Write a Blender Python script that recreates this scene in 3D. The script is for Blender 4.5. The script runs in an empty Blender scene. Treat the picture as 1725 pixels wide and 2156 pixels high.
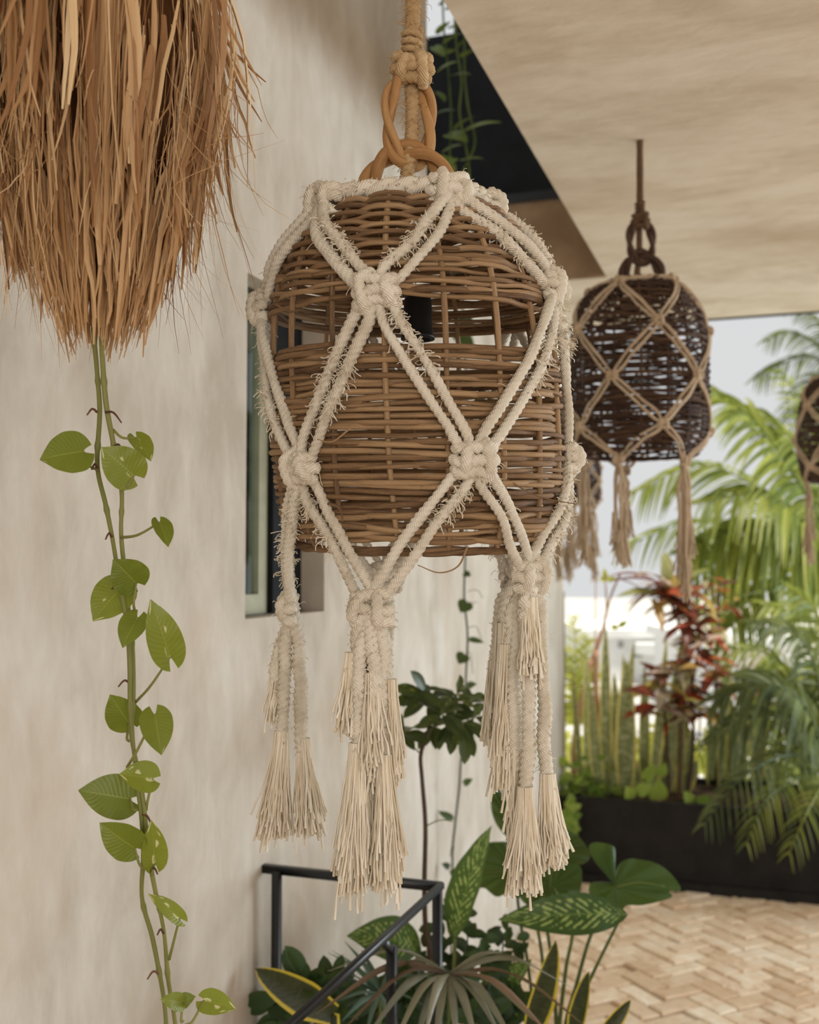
import bpy, math, random
import numpy as np
from mathutils import Matrix, Vector

random.seed(7)
rng = np.random.default_rng(11)
S = bpy.context.scene
COL = S.collection

# ------------------------------------------------------------------ camera
FPX, CX, CY = 2300.0, 862.5, 1078.0
EYE = 1.74
YAW, PITCH = math.radians(18.57), math.radians(2.79)
FH = np.array([-math.sin(YAW), math.cos(YAW), 0.0])      # horizontal forward
RT = np.array([math.cos(YAW), math.sin(YAW), 0.0])       # right
ZU = np.array([0.0, 0.0, 1.0])
CAM = np.array([0.0, 0.0, EYE])
cam_data = bpy.data.cameras.new('camera')
cam = bpy.data.objects.new('camera', cam_data)
COL.objects.link(cam)
cam.location = CAM
cam.rotation_euler = (math.pi / 2 + PITCH, 0.0, YAW)
cam_data.sensor_fit = 'HORIZONTAL'
cam_data.sensor_width = 36.0
cam_data.lens = 36.0 * FPX / 1725.0
cam_data.clip_start = 0.05
cam_data.clip_end = 200
cam_data.dof.use_dof = True
cam_data.dof.focus_distance = 1.47
cam_data.dof.aperture_fstop = 5.6
S.camera = cam

# ------------------------------------------------------------------ world, sun, fill lamps
SKY_COL, SKY_STR = (0.985, 0.995, 1.0), 0.72
w = bpy.data.worlds.new('hazy_sky')
S.world = w
w.use_nodes = True
bg = w.node_tree.nodes['Background']
bg.inputs[0].default_value = (*SKY_COL, 1)
bg.inputs[1].default_value = SKY_STR

sun = bpy.data.lights.new('sun', 'SUN')
sun.energy = 5.2
sun.color = (1.0, 0.94, 0.82)
sun.angle = math.radians(3)
sun_o = bpy.data.objects.new('sun', sun)
COL.objects.link(sun_o)
sun_o.rotation_euler = Vector((-0.34, 0.10, -1.0)).to_track_quat('-Z', 'Y').to_euler()

def area_light(name, loc, target, sx, sy, power, col):
    l = bpy.data.lights.new(name, 'AREA')
    l.shape = 'RECTANGLE'
    l.size, l.size_y = sx, sy
    l.energy = power
    l.color = col
    o = bpy.data.objects.new(name, l)
    COL.objects.link(o)
    o.location = loc
    o.rotation_euler = (Vector(target) - Vector(loc)).to_track_quat('-Z', 'Y').to_euler()
    return o
# fill lamp added behind the camera to stand in for open patio daylight
area_light('patio_fill', (2.4, -3.6, 1.5), (-0.5, 2.4, 1.9), 4.5, 2.6, 112, (1.0, 0.92, 0.81))
# fill lamp added off to the right, strengthening the garden daylight
area_light('garden_fill', (5.4, 7.4, 2.0), (-0.6, 4.6, 1.7), 4.0, 2.8, 415, (0.78, 0.91, 1.0))

S.view_settings.view_transform = 'Standard'
S.view_settings.look = 'None'
S.view_settings.gamma = 1.0
S.view_settings.use_curve_mapping = False
S.view_settings.exposure = 0.0

# ------------------------------------------------------------------ pixel -> place helpers
def ray(px, py):
    u, v = (px - CX) / FPX, -(py - CY) / FPX
    c, s = math.cos(PITCH), math.sin(PITCH)
    return RT * u + FH * (c - s * v) + ZU * (s + c * v)
def P(px, py, d):
    """World point seen at a photo position, at horizontal distance d from the camera."""
    r = ray(px, py)
    return CAM + r * (d / (r @ FH))
def PX(px, py, x):
    r = ray(px, py)
    return CAM + r * (x / r[0])
def project(p):
    p = np.asarray(p) - CAM
    c, s = math.cos(PITCH), math.sin(PITCH)
    f = p @ FH; z = p @ ZU; r = p @ RT
    dep = c * f + s * z
    up = -s * f + c * z
    return CX + FPX * r / dep, CY - FPX * up / dep
def A(*v):
    return np.array(v, float)
def nrm(v):
    v = np.asarray(v, float)
    return v / (np.linalg.norm(v, axis=-1, keepdims=True) + 1e-12)

# ------------------------------------------------------------------ mesh builder
class MB:
    def __init__(s):
        s.v, s.q, s.t, s.uv, s.r, s.n = [], [], [], [], [], 0
    def add(s, v, q=None, t=None, uv=None, rnd=0.0):
        v = np.asarray(v, float).reshape(-1, 3)
        if q is not None and len(q): s.q.append(np.asarray(q, np.int64).reshape(-1, 4) + s.n)
        if t is not None and len(t): s.t.append(np.asarray(t, np.int64).reshape(-1, 3) + s.n)
        s.v.append(v)
        s.uv.append(np.zeros((len(v), 2)) if uv is None else np.asarray(uv, float).reshape(-1, 2))
        rr = np.asarray(rnd, float)
        s.r.append(np.full(len(v), float(rr)) if rr.ndim == 0 else rr.reshape(-1))
        s.n += len(v)
    def mesh(s, name, mat, origin=(0, 0, 0), smooth=True):
        v = np.concatenate(s.v) - np.asarray(origin, float)
        q = np.concatenate(s.q) if s.q else np.zeros((0, 4), np.int64)
        t = np.concatenate(s.t) if s.t else np.zeros((0, 3), np.int64)
        me = bpy.data.meshes.new(name)
        me.vertices.add(len(v))
        me.vertices.foreach_set('co', v.astype(np.float32).ravel())
        loops = np.concatenate([q.ravel(), t.ravel()]).astype(np.int32)
        me.loops.add(len(loops))
        me.loops.foreach_set('vertex_index', loops)
        npol = len(q) + len(t)
        me.polygons.add(npol)
        tot = np.concatenate([np.full(len(q), 4), np.full(len(t), 3)]).astype(np.int32)
        me.polygons.foreach_set('loop_start', (np.cumsum(tot) - tot).astype(np.int32))
        me.polygons.foreach_set('loop_total', tot)
        me.polygons.foreach_set('use_smooth', np.full(npol, smooth))
        uvl = me.uv_layers.new(name='UVMap')
        uv = np.concatenate(s.uv)
        uvl.data.foreach_set('uv', uv[loops].astype(np.float32).ravel())
        at = me.attributes.new('rnd', 'FLOAT', 'POINT')
        at.data.foreach_set('value', np.concatenate(s.r).astype(np.float32))
        me.update(calc_edges=True)
        if mat: me.materials.append(mat)
        return me
    def build(s, name, mat, parent=None, smooth=True, origin=None, **props):
        o0 = ORG.get(parent.name, A(0, 0, 0)) if parent else (A(0, 0, 0) if origin is None else np.asarray(origin, float))
        me = s.mesh(name, mat, o0, smooth)
        o = bpy.data.objects.new(name, me)
        COL.objects.link(o)
        if parent: o.parent = parent
        else: o.location = o0
        ORG[o.name] = o0
        for k, val in props.items(): o[k] = val
        return o
ORG = {}
def thing(name, label, cat, base, group=None):
    o = bpy.data.objects.new(name, None)
    COL.objects.link(o)
    o.empty_display_size = 0.05
    o.location = tuple(base)
    ORG[o.name] = np.asarray(base, float)
    o['label'] = label; o['category'] = cat
    if group: o['group'] = group
    return o
def inst(name, me, M, parent):
    o = bpy.data.objects.new(name, me)
    COL.objects.link(o)
    o.parent = parent
    o.matrix_local = Matrix.Translation(Vector(-ORG[parent.name])) @ M
    return o
def frame_matrix(p, a, n, scale=1.0, wscale=None):
    """local Y along a, local Z along n, at p"""
    a = nrm(a); n = np.asarray(n, float); n = nrm(n - a * (n @ a)); s = np.cross(a, n)
    ws = scale if wscale is None else wscale
    M = Matrix.Identity(4)
    for i in range(3):
        M[i][0] = s[i] * ws; M[i][1] = a[i] * scale; M[i][2] = n[i] * ws; M[i][3] = p[i]
    return M

# ------------------------------------------------------------------ shapes
def cr(pts, n=24, closed=False):
    """Catmull-Rom through pts, n samples evenly spaced by length."""
    p = np.asarray(pts, float)
    if closed: pp = np.vstack([p[-1], p, p[0], p[1]]); m = len(p)
    else: pp = np.vstack([2 * p[0] - p[1], p, 2 * p[-1] - p[-2]]); m = len(p) - 1
    out = []
    for i in range(m):
        t = np.linspace(0, 1, 14, endpoint=False)[:, None]
        a, b, c, d = pp[i], pp[i + 1], pp[i + 2], pp[i + 3]
        out.append(0.5 * (2 * b + (c - a) * t + (2 * a - 5 * b + 4 * c - d) * t ** 2 + (3 * b - a - 3 * c + d) * t ** 3))
    out.append((p[0] if closed else p[-1])[None])
    o = np.vstack(out)
    s = np.r_[0, np.cumsum(np.linalg.norm(np.diff(o, axis=0), axis=1))]
    ss = np.linspace(0, s[-1], n)
    return np.stack([np.interp(ss, s, o[:, k]) for k in range(3)], 1)
def tube(mb, pts, rad, seg=8, lobes=0, amp=0.0, pitch=0.03, cap=True, rnd=0.0, flat=None, phase=0.0):
    p = np.asarray(pts, float); n = len(p)
    r = np.broadcast_to(np.asarray(rad, float), (n,)).copy()
    T = nrm(np.gradient(p, axis=0))
    ref = A(0, 0, 1) if abs(T[0][2]) < 0.9 else A(1, 0, 0)
    N = np.zeros_like(p); N[0] = nrm(np.cross(np.cross(T[0], ref), T[0]))
    for i in range(1, n):
        v = N[i - 1] - T[i] * (N[i - 1] @ T[i])
        N[i] = v / (np.linalg.norm(v) + 1e-12)
    B = np.cross(T, N)
    s = np.r_[0, np.cumsum(np.linalg.norm(np.diff(p, axis=0), axis=1))]
    th = np.linspace(0, 2 * np.pi, seg + 1)
    rr = np.repeat(r[:, None], seg + 1, 1)
    if lobes: rr = rr * (1 - amp + amp * np.abs(np.cos(lobes / 2 * (th[None] - 2 * np.pi * s[:, None] / pitch + phase))))
    f2 = 1.0 if flat is None else flat
    v = p[:, None] + rr[..., None] * (np.cos(th)[None, :, None] * N[:, None] + f2 * np.sin(th)[None, :, None] * B[:, None])
    uv = np.stack([np.broadcast_to(th / (2 * np.pi), (n, seg + 1)), np.repeat(s[:, None], seg + 1, 1)], -1)
    i = np.arange(n - 1)[:, None] * (seg + 1); j = np.arange(seg)[None]
    a = i + j
    q = np.stack([a, a + 1, a + seg + 2, a + seg + 1], -1).reshape(-1, 4)
    v = v.reshape(-1, 3); uv = uv.reshape(-1, 2); t = []
    if cap:
        c0 = len(v); v = np.vstack([v, p[0] - T[0] * r[0] * .25, p[-1] + T[-1] * r[-1] * .25]); uv = np.vstack([uv, [0, 0], [0, s[-1]]])
        for k in range(seg):
            t.append((c0, k + 1, k)); e = (n - 1) * (seg + 1)
            t.append((c0 + 1, e + k, e + k + 1))
    mb.add(v, q, t, uv, rnd)
def multi_tube(mb, Pk, rad, seg=3, rnd=None):
    Pk = np.asarray(Pk, float); k, n, _ = Pk.shape
    T = nrm(np.gradient(Pk, axis=1))
    ref = nrm(rng.normal(size=(k, 1, 3)))
    N = nrm(np.cross(T, ref)); B = np.cross(T, N)
    r = np.broadcast_to(np.asarray(rad, float), (k, n))
    th = np.linspace(0, 2 * np.pi, seg, endpoint=False)
    v = Pk[:, :, None] + r[..., None, None] * (np.cos(th)[:, None] * N[:, :, None] + np.sin(th)[:, None] * B[:, :, None])
    b = (np.arange(k)[:, None, None] * n + np.arange(n - 1)[None, :, None]) * seg
    j = np.arange(seg)[None, None]; j2 = (j + 1) % seg
    q = np.stack([b + j, b + j2, b + seg + j2, b + seg + j], -1).reshape(-1, 4)
    uv = np.stack(np.broadcast_arrays(th[None, None] / 6.283, np.linspace(0, 1, n)[None, :, None] * np.ones((k, 1, 1))), -1)
    rr = rng.random(k) if rnd is None else np.broadcast_to(rnd, (k,))
    mb.add(v, q, None, uv, np.repeat(rr, n * seg))
def multi_ribbon(mb, Pk, wid, side, fold=0.0, rnd=None):
    """k ribbons of n points, three vertices across; side (k,3) or (k,n,3)."""
    Pk = np.asarray(Pk, float); k, n, _ = Pk.shape
    side = np.asarray(side, float)
    if side.ndim == 2: side = np.repeat(side[:, None], n, 1)
    T = nrm(np.gradient(Pk, axis=1))
    side = nrm(side - T * (side * T).sum(-1, keepdims=True))
    N = np.cross(T, side)
    wd = np.broadcast_to(np.asarray(wid, float), (k, n))[..., None]
    v = np.stack([Pk - side * wd / 2, Pk + N * wd * fold, Pk + side * wd / 2], 2)
    b = (np.arange(k)[:, None, None] * n + np.arange(n - 1)[None, :, None]) * 3
    j = np.arange(2)[None, None]
    q = np.stack([b + j, b + j + 1, b + 3 + j + 1, b + 3 + j], -1).reshape(-1, 4)
    uv = np.stack(np.broadcast_arrays(np.array([0, .5, 1.])[None, None], np.linspace(0, 1, n)[None, :, None] * np.ones((k, 1, 1))), -1)
    rr = rng.random(k) if rnd is None else np.broadcast_to(rnd, (k,))
    mb.add(v, q, None, uv, np.repeat(rr, n * 3))
def box(mb, lo, hi):
    x0, y0, z0 = lo; x1, y1, z1 = hi
    v = [(x0, y0, z0), (x1, y0, z0), (x1, y1, z0), (x0, y1, z0), (x0, y0, z1), (x1, y0, z1), (x1, y1, z1), (x0, y1, z1)]
    f = [(0, 3, 2, 1), (4, 5, 6, 7), (0, 1, 5, 4), (1, 2, 6, 5), (2, 3, 7, 6), (3, 0, 4, 7)]
    vv, q, uv = [], [], []
    for fc in f:
        q.append([len(vv) + i for i in range(4)]); vv += [v[i] for i in fc]; uv += [(0, 0), (1, 0), (1, 1), (0, 1)]
    mb.add(vv, q, None, uv)
def bar(mb, p0, p1, wx, wz=None, up=(0, 0, 1)):
    """square bar with slightly rounded corners between two points"""
    wz = wz or wx
    p0, p1 = A(*p0), A(*p1); a = nrm(p1 - p0); s = nrm(np.cross(a, A(*up))); u = np.cross(s, a)
    b = .16
    prof = []
    for sx, sz in ((1, 1), (-1, 1), (-1, -1), (1, -1)):
        prof += [(sx, sz * (1 - b)), (sx * (1 - b), sz)] if sx * sz > 0 else [(sx * (1 - b), sz), (sx, sz * (1 - b))]
    v = [p + s * x * wx / 2 + u * z * wz / 2 for p in (p0, p1) for x, z in prof] + [p0, p1]
    q = [(i, (i + 1) % 8, 8 + (i + 1) % 8, 8 + i) for i in range(8)]
    t = [(16, (i + 1) % 8, i) for i in range(8)] + [(17, 8 + i, 8 + (i + 1) % 8) for i in range(8)]
    mb.add(v, q, t)
def lathe(mb, prof, c, seg=32):
    prof = np.asarray(prof, float); n = len(prof); th = np.linspace(0, 2 * np.pi, seg + 1)
    v = np.stack([c[0] + prof[:, None, 0] * np.cos(th), c[1] + prof[:, None, 0] * np.sin(th), np.repeat(c[2] + prof[:, None, 1], seg + 1, 1)], -1)
    i = np.arange(n - 1)[:, None] * (seg + 1); j = np.arange(seg)[None]; a = i + j
    q = np.stack([a, a + 1, a + seg + 2, a + seg + 1], -1).reshape(-1, 4)
    mb.add(v, q)
def smooth_noise(n, k, amp):
    c = rng.normal(size=k) * amp
    return np.interp(np.linspace(0, k - 1, n), np.arange(k), c)

SHAPES = {
    'heart': lambda t: np.where(t < .3, np.sqrt(np.clip(1 - ((.3 - t) / .308) ** 2, 0, 1)), np.cos(np.pi / 2 * np.clip((t - .3) / .7, 0, 1) ** 1.15)),
    'lance': lambda t: np.sin(np.pi * t ** .8) ** .9,
    'obov': lambda t: np.sin(np.pi * np.clip(t, 0, 1) ** 1.35) ** .8,
    'oval': lambda t: np.sin(np.pi * t) ** .65,
    'sword': lambda t: np.clip(.55 + t * 1.4, 0, 1) * np.clip(1 - t ** 3.2, 0, 1) ** .8,
    'strap': lambda t: np.clip(.35 + t * 2.5, 0, 1) * np.clip(1 - t ** 2.2, 0, 1),
}
def leaf(mb, B, T, n, W, shape='lance', nu=6, nv=12, cup=.18, arch=.08, back=0.0, wave=0.0, rnd=None, twist=0.0):
    B = np.asarray(B, float); T = np.asarray(T, float)
    L = np.linalg.norm(T - B); a = (T - B) / L
    n = np.asarray(n, float); n = nrm(n - a * (n @ a)); s = np.cross(n, a)
    t = np.linspace(0, 1, nv + 1)[:, None]; u = np.linspace(-1, 1, nu + 1)[None]
    if shape == 'heart': t = t ** 1.6
    wd = np.maximum(SHAPES[shape](t), .02) * W / 2
    al = t * L - back * L * np.abs(u) ** 1.5 * (1 - t) ** 2.2
    up = cup * wd * np.abs(u) + arch * L * 4 * t * (1 - t) + wave * W * np.sin(t * 22 + np.sign(u) * 1.1) * u ** 2
    tw = twist * t
    sx = u * wd * np.cos(tw); nz = u * wd * np.sin(tw)
    v = B + a * al[..., None] + s * sx[..., None] + n * (up + nz)[..., None]
    m = nu + 1
    i = np.arange(nv)[:, None] * m; j = np.arange(nu)[None]; k = i + j
    q = np.stack([k, k + 1, k + m + 1, k + m], -1).reshape(-1, 4)
    uv = np.stack(np.broadcast_arrays((u + 1) / 2, t), -1)
    mb.add(v, q, None, uv, rng.random() if rnd is None else rnd)
TOCAM = -FH

# ------------------------------------------------------------------ materials
def lin(c):
    return tuple(((x / 255) / 12.92 if x / 255 <= .04045 else ((x / 255 + .055) / 1.055) ** 2.4) for x in c)
class NT:
    def __init__(s, name):
        s.m = bpy.data.materials.new(name); s.m.use_nodes = True
        s.t = s.m.node_tree; s.N = s.t.nodes; s.L = s.t.links
        s.b = s.N['Principled BSDF']; s.out = s.N['Material Output']
        s.b.inputs['Roughness'].default_value = .85
        s.b.inputs['Specular IOR Level'].default_value = .25
    def n(s, typ, ins=None, **kw):
        nd = s.N.new(typ)
        for k, v in kw.items(): setattr(nd, k, v)
        for k, v in (ins or {}).items():
            if hasattr(v, 'is_output') or isinstance(v, bpy.types.NodeSocket): s.L.new(v, nd.inputs[k])
            else: nd.inputs[k].default_value = v
        return nd
    def coord(s, which='Object', scale=(1, 1, 1), rot=(0, 0, 0)):
        tc = s.n('ShaderNodeTexCoord')
        mp = s.n('ShaderNodeMapping', {'Vector': tc.outputs[which], 'Scale': scale, 'Rotation': rot})
        return mp.outputs[0]
    def noise(s, vec, scale, detail=4, rough=.55, dist=0.0):
        return s.n('ShaderNodeTexNoise', {'Vector': vec, 'Scale': scale, 'Detail': detail, 'Roughness': rough, 'Distortion': dist}).outputs[0]
    def ramp(s, fac, stops):
        r = s.n('ShaderNodeValToRGB', {'Fac': fac})
        e = r.color_ramp.elements
        while len(e) < len(stops): e.new(.5)
        for i, (p, c) in enumerate(stops):
            e[i].position = p; e[i].color = (*lin(c), 1)
        return r.outputs[0]
    def math(s, op, a, b=0.0, clamp=False):
        nd = s.n('ShaderNodeMath', {0: a, 1: b}, operation=op); nd.use_clamp = clamp
        return nd.outputs[0]
    def mix(s, f, a, b, mode='MIX'):
        nd = s.N.new('ShaderNodeMix'); nd.data_type = 'RGBA'; nd.blend_type = mode
        for i, v in ((0, f), (6, a), (7, b)):
            if isinstance(v, bpy.types.NodeSocket): s.L.new(v, nd.inputs[i])
            else: nd.inputs[i].default_value = v if i == 0 else (*v[:3], 1)
        return nd.outputs[2]
    def bump(s, h, strength=.4, dist=.002):
        nd = s.n('ShaderNodeBump', {'Height': h, 'Strength': strength, 'Distance': dist})
        s.L.new(nd.outputs[0], s.b.inputs['Normal'])
        return nd
    def col(s, c):
        if isinstance(c, bpy.types.NodeSocket): s.L.new(c, s.b.inputs['Base Color'])
        else: s.b.inputs['Base Color'].default_value = (*lin(c), 1)
    def rnd(s):
        a = s.n('ShaderNodeAttribute', attribute_name='rnd').outputs['Fac']
        o = s.n('ShaderNodeObjectInfo').outputs['Random']
        return s.math('FRACT', s.math('ADD', a, o))
    def translucent(s, colr, fac=.35):
        t = s.n('ShaderNodeBsdfTranslucent', {'Color': colr})
        mx = s.n('ShaderNodeMixShader', {0: fac, 1: s.b.outputs[0], 2: t.outputs[0]})
        s.L.new(mx.outputs[0], s.out.inputs[0])

def mat_plaster(name, a, b, c, streak=(1, 1, 1), bump=.35, stain=(176, 150, 120)):
    m = NT(name)
    v = m.coord('Object', streak)
    n1 = m.noise(v, 1.6, 6, .6, .6); n2 = m.noise(v, 7, 6, .65, .4)
    n3 = m.noise(m.coord('Object'), 60, 4, .6)
    f = m.math('ADD', m.math('MULTIPLY', n1, .62), m.math('MULTIPLY', n2, .38))
    cl = m.ramp(f, [(.38, a), (.5, b), (.62, c)])
    n0 = m.noise(m.coord('Object', (1, 1, .8)), .9, 5, .6, .5)
    st = m.n('ShaderNodeMapRange', {0: n0, 1: .50, 2: .72}).outputs[0]
    m.col(m.mix(m.math('MULTIPLY', st, .55), cl, lin(stain)))
    m.bump(m.math('ADD', m.math('MULTIPLY', n2, 1.0), m.math('MULTIPLY', n3, .12)), bump, .012)
    m.b.inputs['Roughness'].default_value = .8
    return m.m
M = {}
M['fascia'] = mat_plaster('shade_tinted_stucco', (120, 96, 72), (146, 120, 93), (164, 138, 110))  # stairwell shade on the fascia painted in as a darker stucco colour
M['wall'] = mat_plaster('polished_stucco_wall', (180, 169, 153), (200, 190, 176), (214, 207, 196), (1.3, 1.3, .6))
M['ceil'] = mat_plaster('polished_stucco_ceiling', (208, 193, 170), (223, 210, 190), (231, 220, 203), (1, 2.2, 1))
def mat_simple(name, c, rough=.6, spec=.3, metal=0, var=.0):
    m = NT(name)
    if var:
        n = m.noise(m.coord('Object'), 9, 5, .6, .4)
        lo = tuple(max(0, x * (1 - var)) for x in c); hi = tuple(min(255, x * (1 + var)) for x in c)
        m.col(m.ramp(n, [(.3, lo), (.7, hi)]))
        m.bump(n, .15, .004)
    else: m.col(c)
    m.b.inputs['Roughness'].default_value = rough
    m.b.inputs['Specular IOR Level'].default_value = spec
    m.b.inputs['Metallic'].default_value = metal
    return m.m
M['black_metal'] = mat_simple('black_painted_steel', (20, 23, 27), .38, .5, 0, .2)
M['planter'] = mat_simple('black_plaster_planter', (30, 28, 27), .7, .25, 0, .25)
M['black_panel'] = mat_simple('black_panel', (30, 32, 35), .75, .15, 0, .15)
M['socket'] = mat_simple('black_plastic', (34, 32, 32), .45, .4)
M['bronze'] = mat_simple('bronze_anodised_frame', (150, 146, 118), .4, .5, .1, .08)
M['soil'] = mat_simple('dark_soil', (62, 48, 36), .95, .1, 0, .4)
M['sand'] = mat_simple('pale_sand_ground', (200, 198, 192), .95, .1, 0, .06)
M['white_paint'] = mat_simple('white_limewash', (226, 227, 226), .9, .1, 0, .03)
M['red_paint'] = mat_simple('red_clay', (190, 80, 62), .8, .2, 0, .1)
M['grey_glass'] = mat_simple('grey_window', (150, 150, 148), .3, .5)

def mat_brick():
    m = NT('clay_paver')
    r = m.rnd()
    v = m.coord('Object')
    pos = m.n('ShaderNodeNewGeometry').outputs['Position']
    n = m.noise(pos, 16, 6, .7, .6)
    n2 = m.noise(pos, 3.0, 4, .6)
    c = m.ramp(m.math('ADD', m.math('MULTIPLY', n, .6), m.math('MULTIPLY', n2, .4)), [(.33, (176, 144, 110)), (.46, (232, 207, 176)), (.60, (246, 232, 210))])
    c2 = m.mix(m.math('MULTIPLY', r, .6), c, lin((200, 164, 126)))
    m.col(c2)
    m.bump(n, .7, .008)
    return m.m
M['brick'] = mat_brick()
M['grout'] = mat_simple('sandy_joint', (150, 122, 96), .95, .1, 0, .2)

def mat_rope(name, a, b, c, fine=1.0):
    m = NT(name)
    uv = m.coord('UV', (3, 60, 1))
    r = m.rnd()
    tc = m.n('ShaderNodeTexCoord').outputs['UV']
    sp = m.n('ShaderNodeSeparateXYZ', {0: tc})
    ph = m.math('ADD', m.math('MULTIPLY', sp.outputs[0], 12.0), m.math('MULTIPLY', sp.outputs[1], 260.0 * fine))
    yarn = m.math('SINE', m.math('MULTIPLY', ph, 6.283))
    n = m.noise(m.coord('Object'), 55, 4, .6)
    n2 = m.noise(m.coord('Object'), 9, 3, .5)
    f = m.math('ADD', m.math('ADD', m.math('MULTIPLY', n, .45), m.math('MULTIPLY', n2, .4)), m.math('MULTIPLY', r, .12))
    m.col(m.ramp(f, [(.28, a), (.48, b), (.68, c)]))
    m.bump(m.math('ADD', m.math('MULTIPLY', yarn, .5), n), .6, .0018)
    m.b.inputs['Roughness'].default_value = .95
    m.b.inputs['Specular IOR Level'].default_value = .1
    try:
        m.b.inputs['Sheen Weight'].default_value = .05
        m.b.inputs['Sheen Roughness'].default_value = .6
    except KeyError: pass
    return m.m
def mat_thread(name, a, b):
    m = NT(name)
    m.col(m.ramp(m.rnd(), [(.0, a), (1.0, b)]))
    m.b.inputs['Roughness'].default_value = .95
    m.b.inputs['Specular IOR Level'].default_value = .05
    return m.m
M['cotton'] = mat_rope('natural_cotton_rope', (200, 186, 164), (230, 219, 200), (242, 233, 218))
M['thread'] = mat_thread('cotton_thread', (214, 198, 172), (242, 233, 216))
M['thread_backlit'] = mat_thread('backlit_cotton_thread', (180, 158, 132), (212, 192, 166))  # dimmer thread for the back lamps, their backlit shade put into the colour
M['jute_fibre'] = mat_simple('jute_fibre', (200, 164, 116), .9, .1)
M['cotton_backlit'] = mat_rope('backlit_cotton_rope', (176, 150, 122), (202, 178, 150), (218, 197, 170))  # dimmer cotton copy with the back lamps' own-side shade painted in
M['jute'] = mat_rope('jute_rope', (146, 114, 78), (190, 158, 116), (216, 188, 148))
M['jute_backlit'] = mat_rope('backlit_jute_rope', (84, 62, 46), (108, 82, 60), (128, 100, 74))  # jute copy darkened in colour for the backlit lamps

def mat_cane(name, a, b, c):
    m = NT(name)
    r = m.rnd()
    n = m.noise(m.coord('UV', (5, 14, 1)), 1.0, 5, .65, .3)
    n2 = m.noise(m.coord('UV', (18, 70, 1)), 1.0, 4, .7)
    f = m.math('ADD', m.math('ADD', m.math('MULTIPLY', n, .5), m.math('MULTIPLY', n2, .3)), m.math('MULTIPLY', r, .32))
    m.col(m.ramp(f, [(.32, a), (.54, b), (.78, c)]))
    m.bump(m.math('ADD', n, m.math('MULTIPLY', n2, .6)), .6, .002)
    m.b.inputs['Roughness'].default_value = .7
    return m.m
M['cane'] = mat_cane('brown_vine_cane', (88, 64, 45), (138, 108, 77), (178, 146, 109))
M['cane_backlit'] = mat_cane('backlit_vine_cane', (52, 36, 28), (72, 52, 40), (92, 68, 50))  # darker cane copy, the shade of the backlit lamps put into its colour
M['vine_link'] = mat_cane('bent_liana', (112, 74, 42), (158, 114, 70), (186, 144, 96))

def mat_thatch():
    m = NT('dry_palm_thatch')
    r = m.rnd()
    n = m.noise(m.coord('UV', (7, 2.2, 1)), 1.0, 4, .6)
    f = m.math('ADD', m.math('MULTIPLY', r, .8), m.math('MULTIPLY', n, .3))
    c = m.ramp(f, [(.08, (106, 72, 46)), (.3, (162, 118, 76)), (.55, (198, 156, 110)), (.85, (226, 192, 146)), (.98, (238, 212, 170))])
    m.col(c)
    m.bump(n, .4, .001)
    m.translucent(c, .18)
    m.b.inputs['Roughness'].default_value = .6
    return m.m
M['thatch'] = mat_thatch()
M['thatch_core'] = mat_simple('dark_coir', (78, 52, 32), .95, .05, 0, .3)

def mat_leaf(name, a, b, rib, tr=.35, rough=.42, varieg=None, bands=None, edge=None, ribw=.035, spec=.35):
    m = NT(name)
    tc = m.n('ShaderNodeTexCoord').outputs['UV']
    sp = m.n('ShaderNodeSeparateXYZ', {0: tc})
    u, v = sp.outputs[0], sp.outputs[1]
    du = m.math('ABSOLUTE', m.math('SUBTRACT', u, .5))
    r = m.rnd()
    n = m.noise(m.coord('Object'), 22, 4, .6)
    f = m.math('ADD', m.math('MULTIPLY', r, .65), m.math('MULTIPLY', n, .5))
    c = m.ramp(f, [(.2, a), (.9, b)])
    vein = m.math('SINE', m.math('MULTIPLY', m.math('SUBTRACT', v, m.math('MULTIPLY', du, .55)), 75.0))
    if varieg:
        kind, vc = varieg
        if kind == 'streak':
            wv = m.noise(m.coord('UV', (3, 18, 1)), 1.0, 3, .6, .6)
            mask = m.math('MULTIPLY', m.math('GREATER_THAN', m.math('ADD', m.math('MULTIPLY', vein, .13), wv), .56), m.math('LESS_THAN', du, .36))
            c = m.mix(m.math('MULTIPLY', mask, .75), c, lin(vc))
        else:
            pn = m.noise(m.coord('UV', (2.2, 1.2, 1)), 1.3, 2, .5)
            pn2 = m.math('ADD', pn, m.math('MULTIPLY', r, .22))
            mask = m.n('ShaderNodeMapRange', {0: pn2, 1: .74, 2: .78}).outputs[0]
            c = m.mix(m.math('MULTIPLY', mask, .85), c, lin(vc))
    if bands:
        bn = m.noise(m.coord('UV', (2, 26, 1)), 1.0, 3, .6)
        c = m.mix(m.n('ShaderNodeMapRange', {0: bn, 1: .45, 2: .6}).outputs[0], c, lin(bands))
    if edge:
        c = m.mix(m.n('ShaderNodeMapRange', {0: du, 1: .38, 2: .42}).outputs[0], c, lin(edge))
    if rib:
        c = m.mix(m.math('MULTIPLY', m.math('LESS_THAN', du, ribw), .6), c, lin(rib))
    m.col(c)
    m.bump(vein, .12, .002)
    m.b.inputs['Roughness'].default_value = rough
    m.b.inputs['Specular IOR Level'].default_value = spec
    if tr: m.translucent(m.mix(.25, c, (.60, .62, .14)), tr)
    return m.m
M['pothos'] = mat_leaf('golden_pothos_leaf', (104, 118, 36), (140, 150, 54), (158, 166, 76), .3, .32, ('patch', (226, 222, 170)), ribw=.014)
M['pothos_stem'] = mat_leaf('pothos_stem', (118, 120, 58), (150, 146, 82), None, .1, .5)
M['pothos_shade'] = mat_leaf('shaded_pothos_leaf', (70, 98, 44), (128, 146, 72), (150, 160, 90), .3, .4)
M['brown_tip'] = mat_simple('withered_brown', (96, 66, 50), .8, .2, 0, .2)
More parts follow.
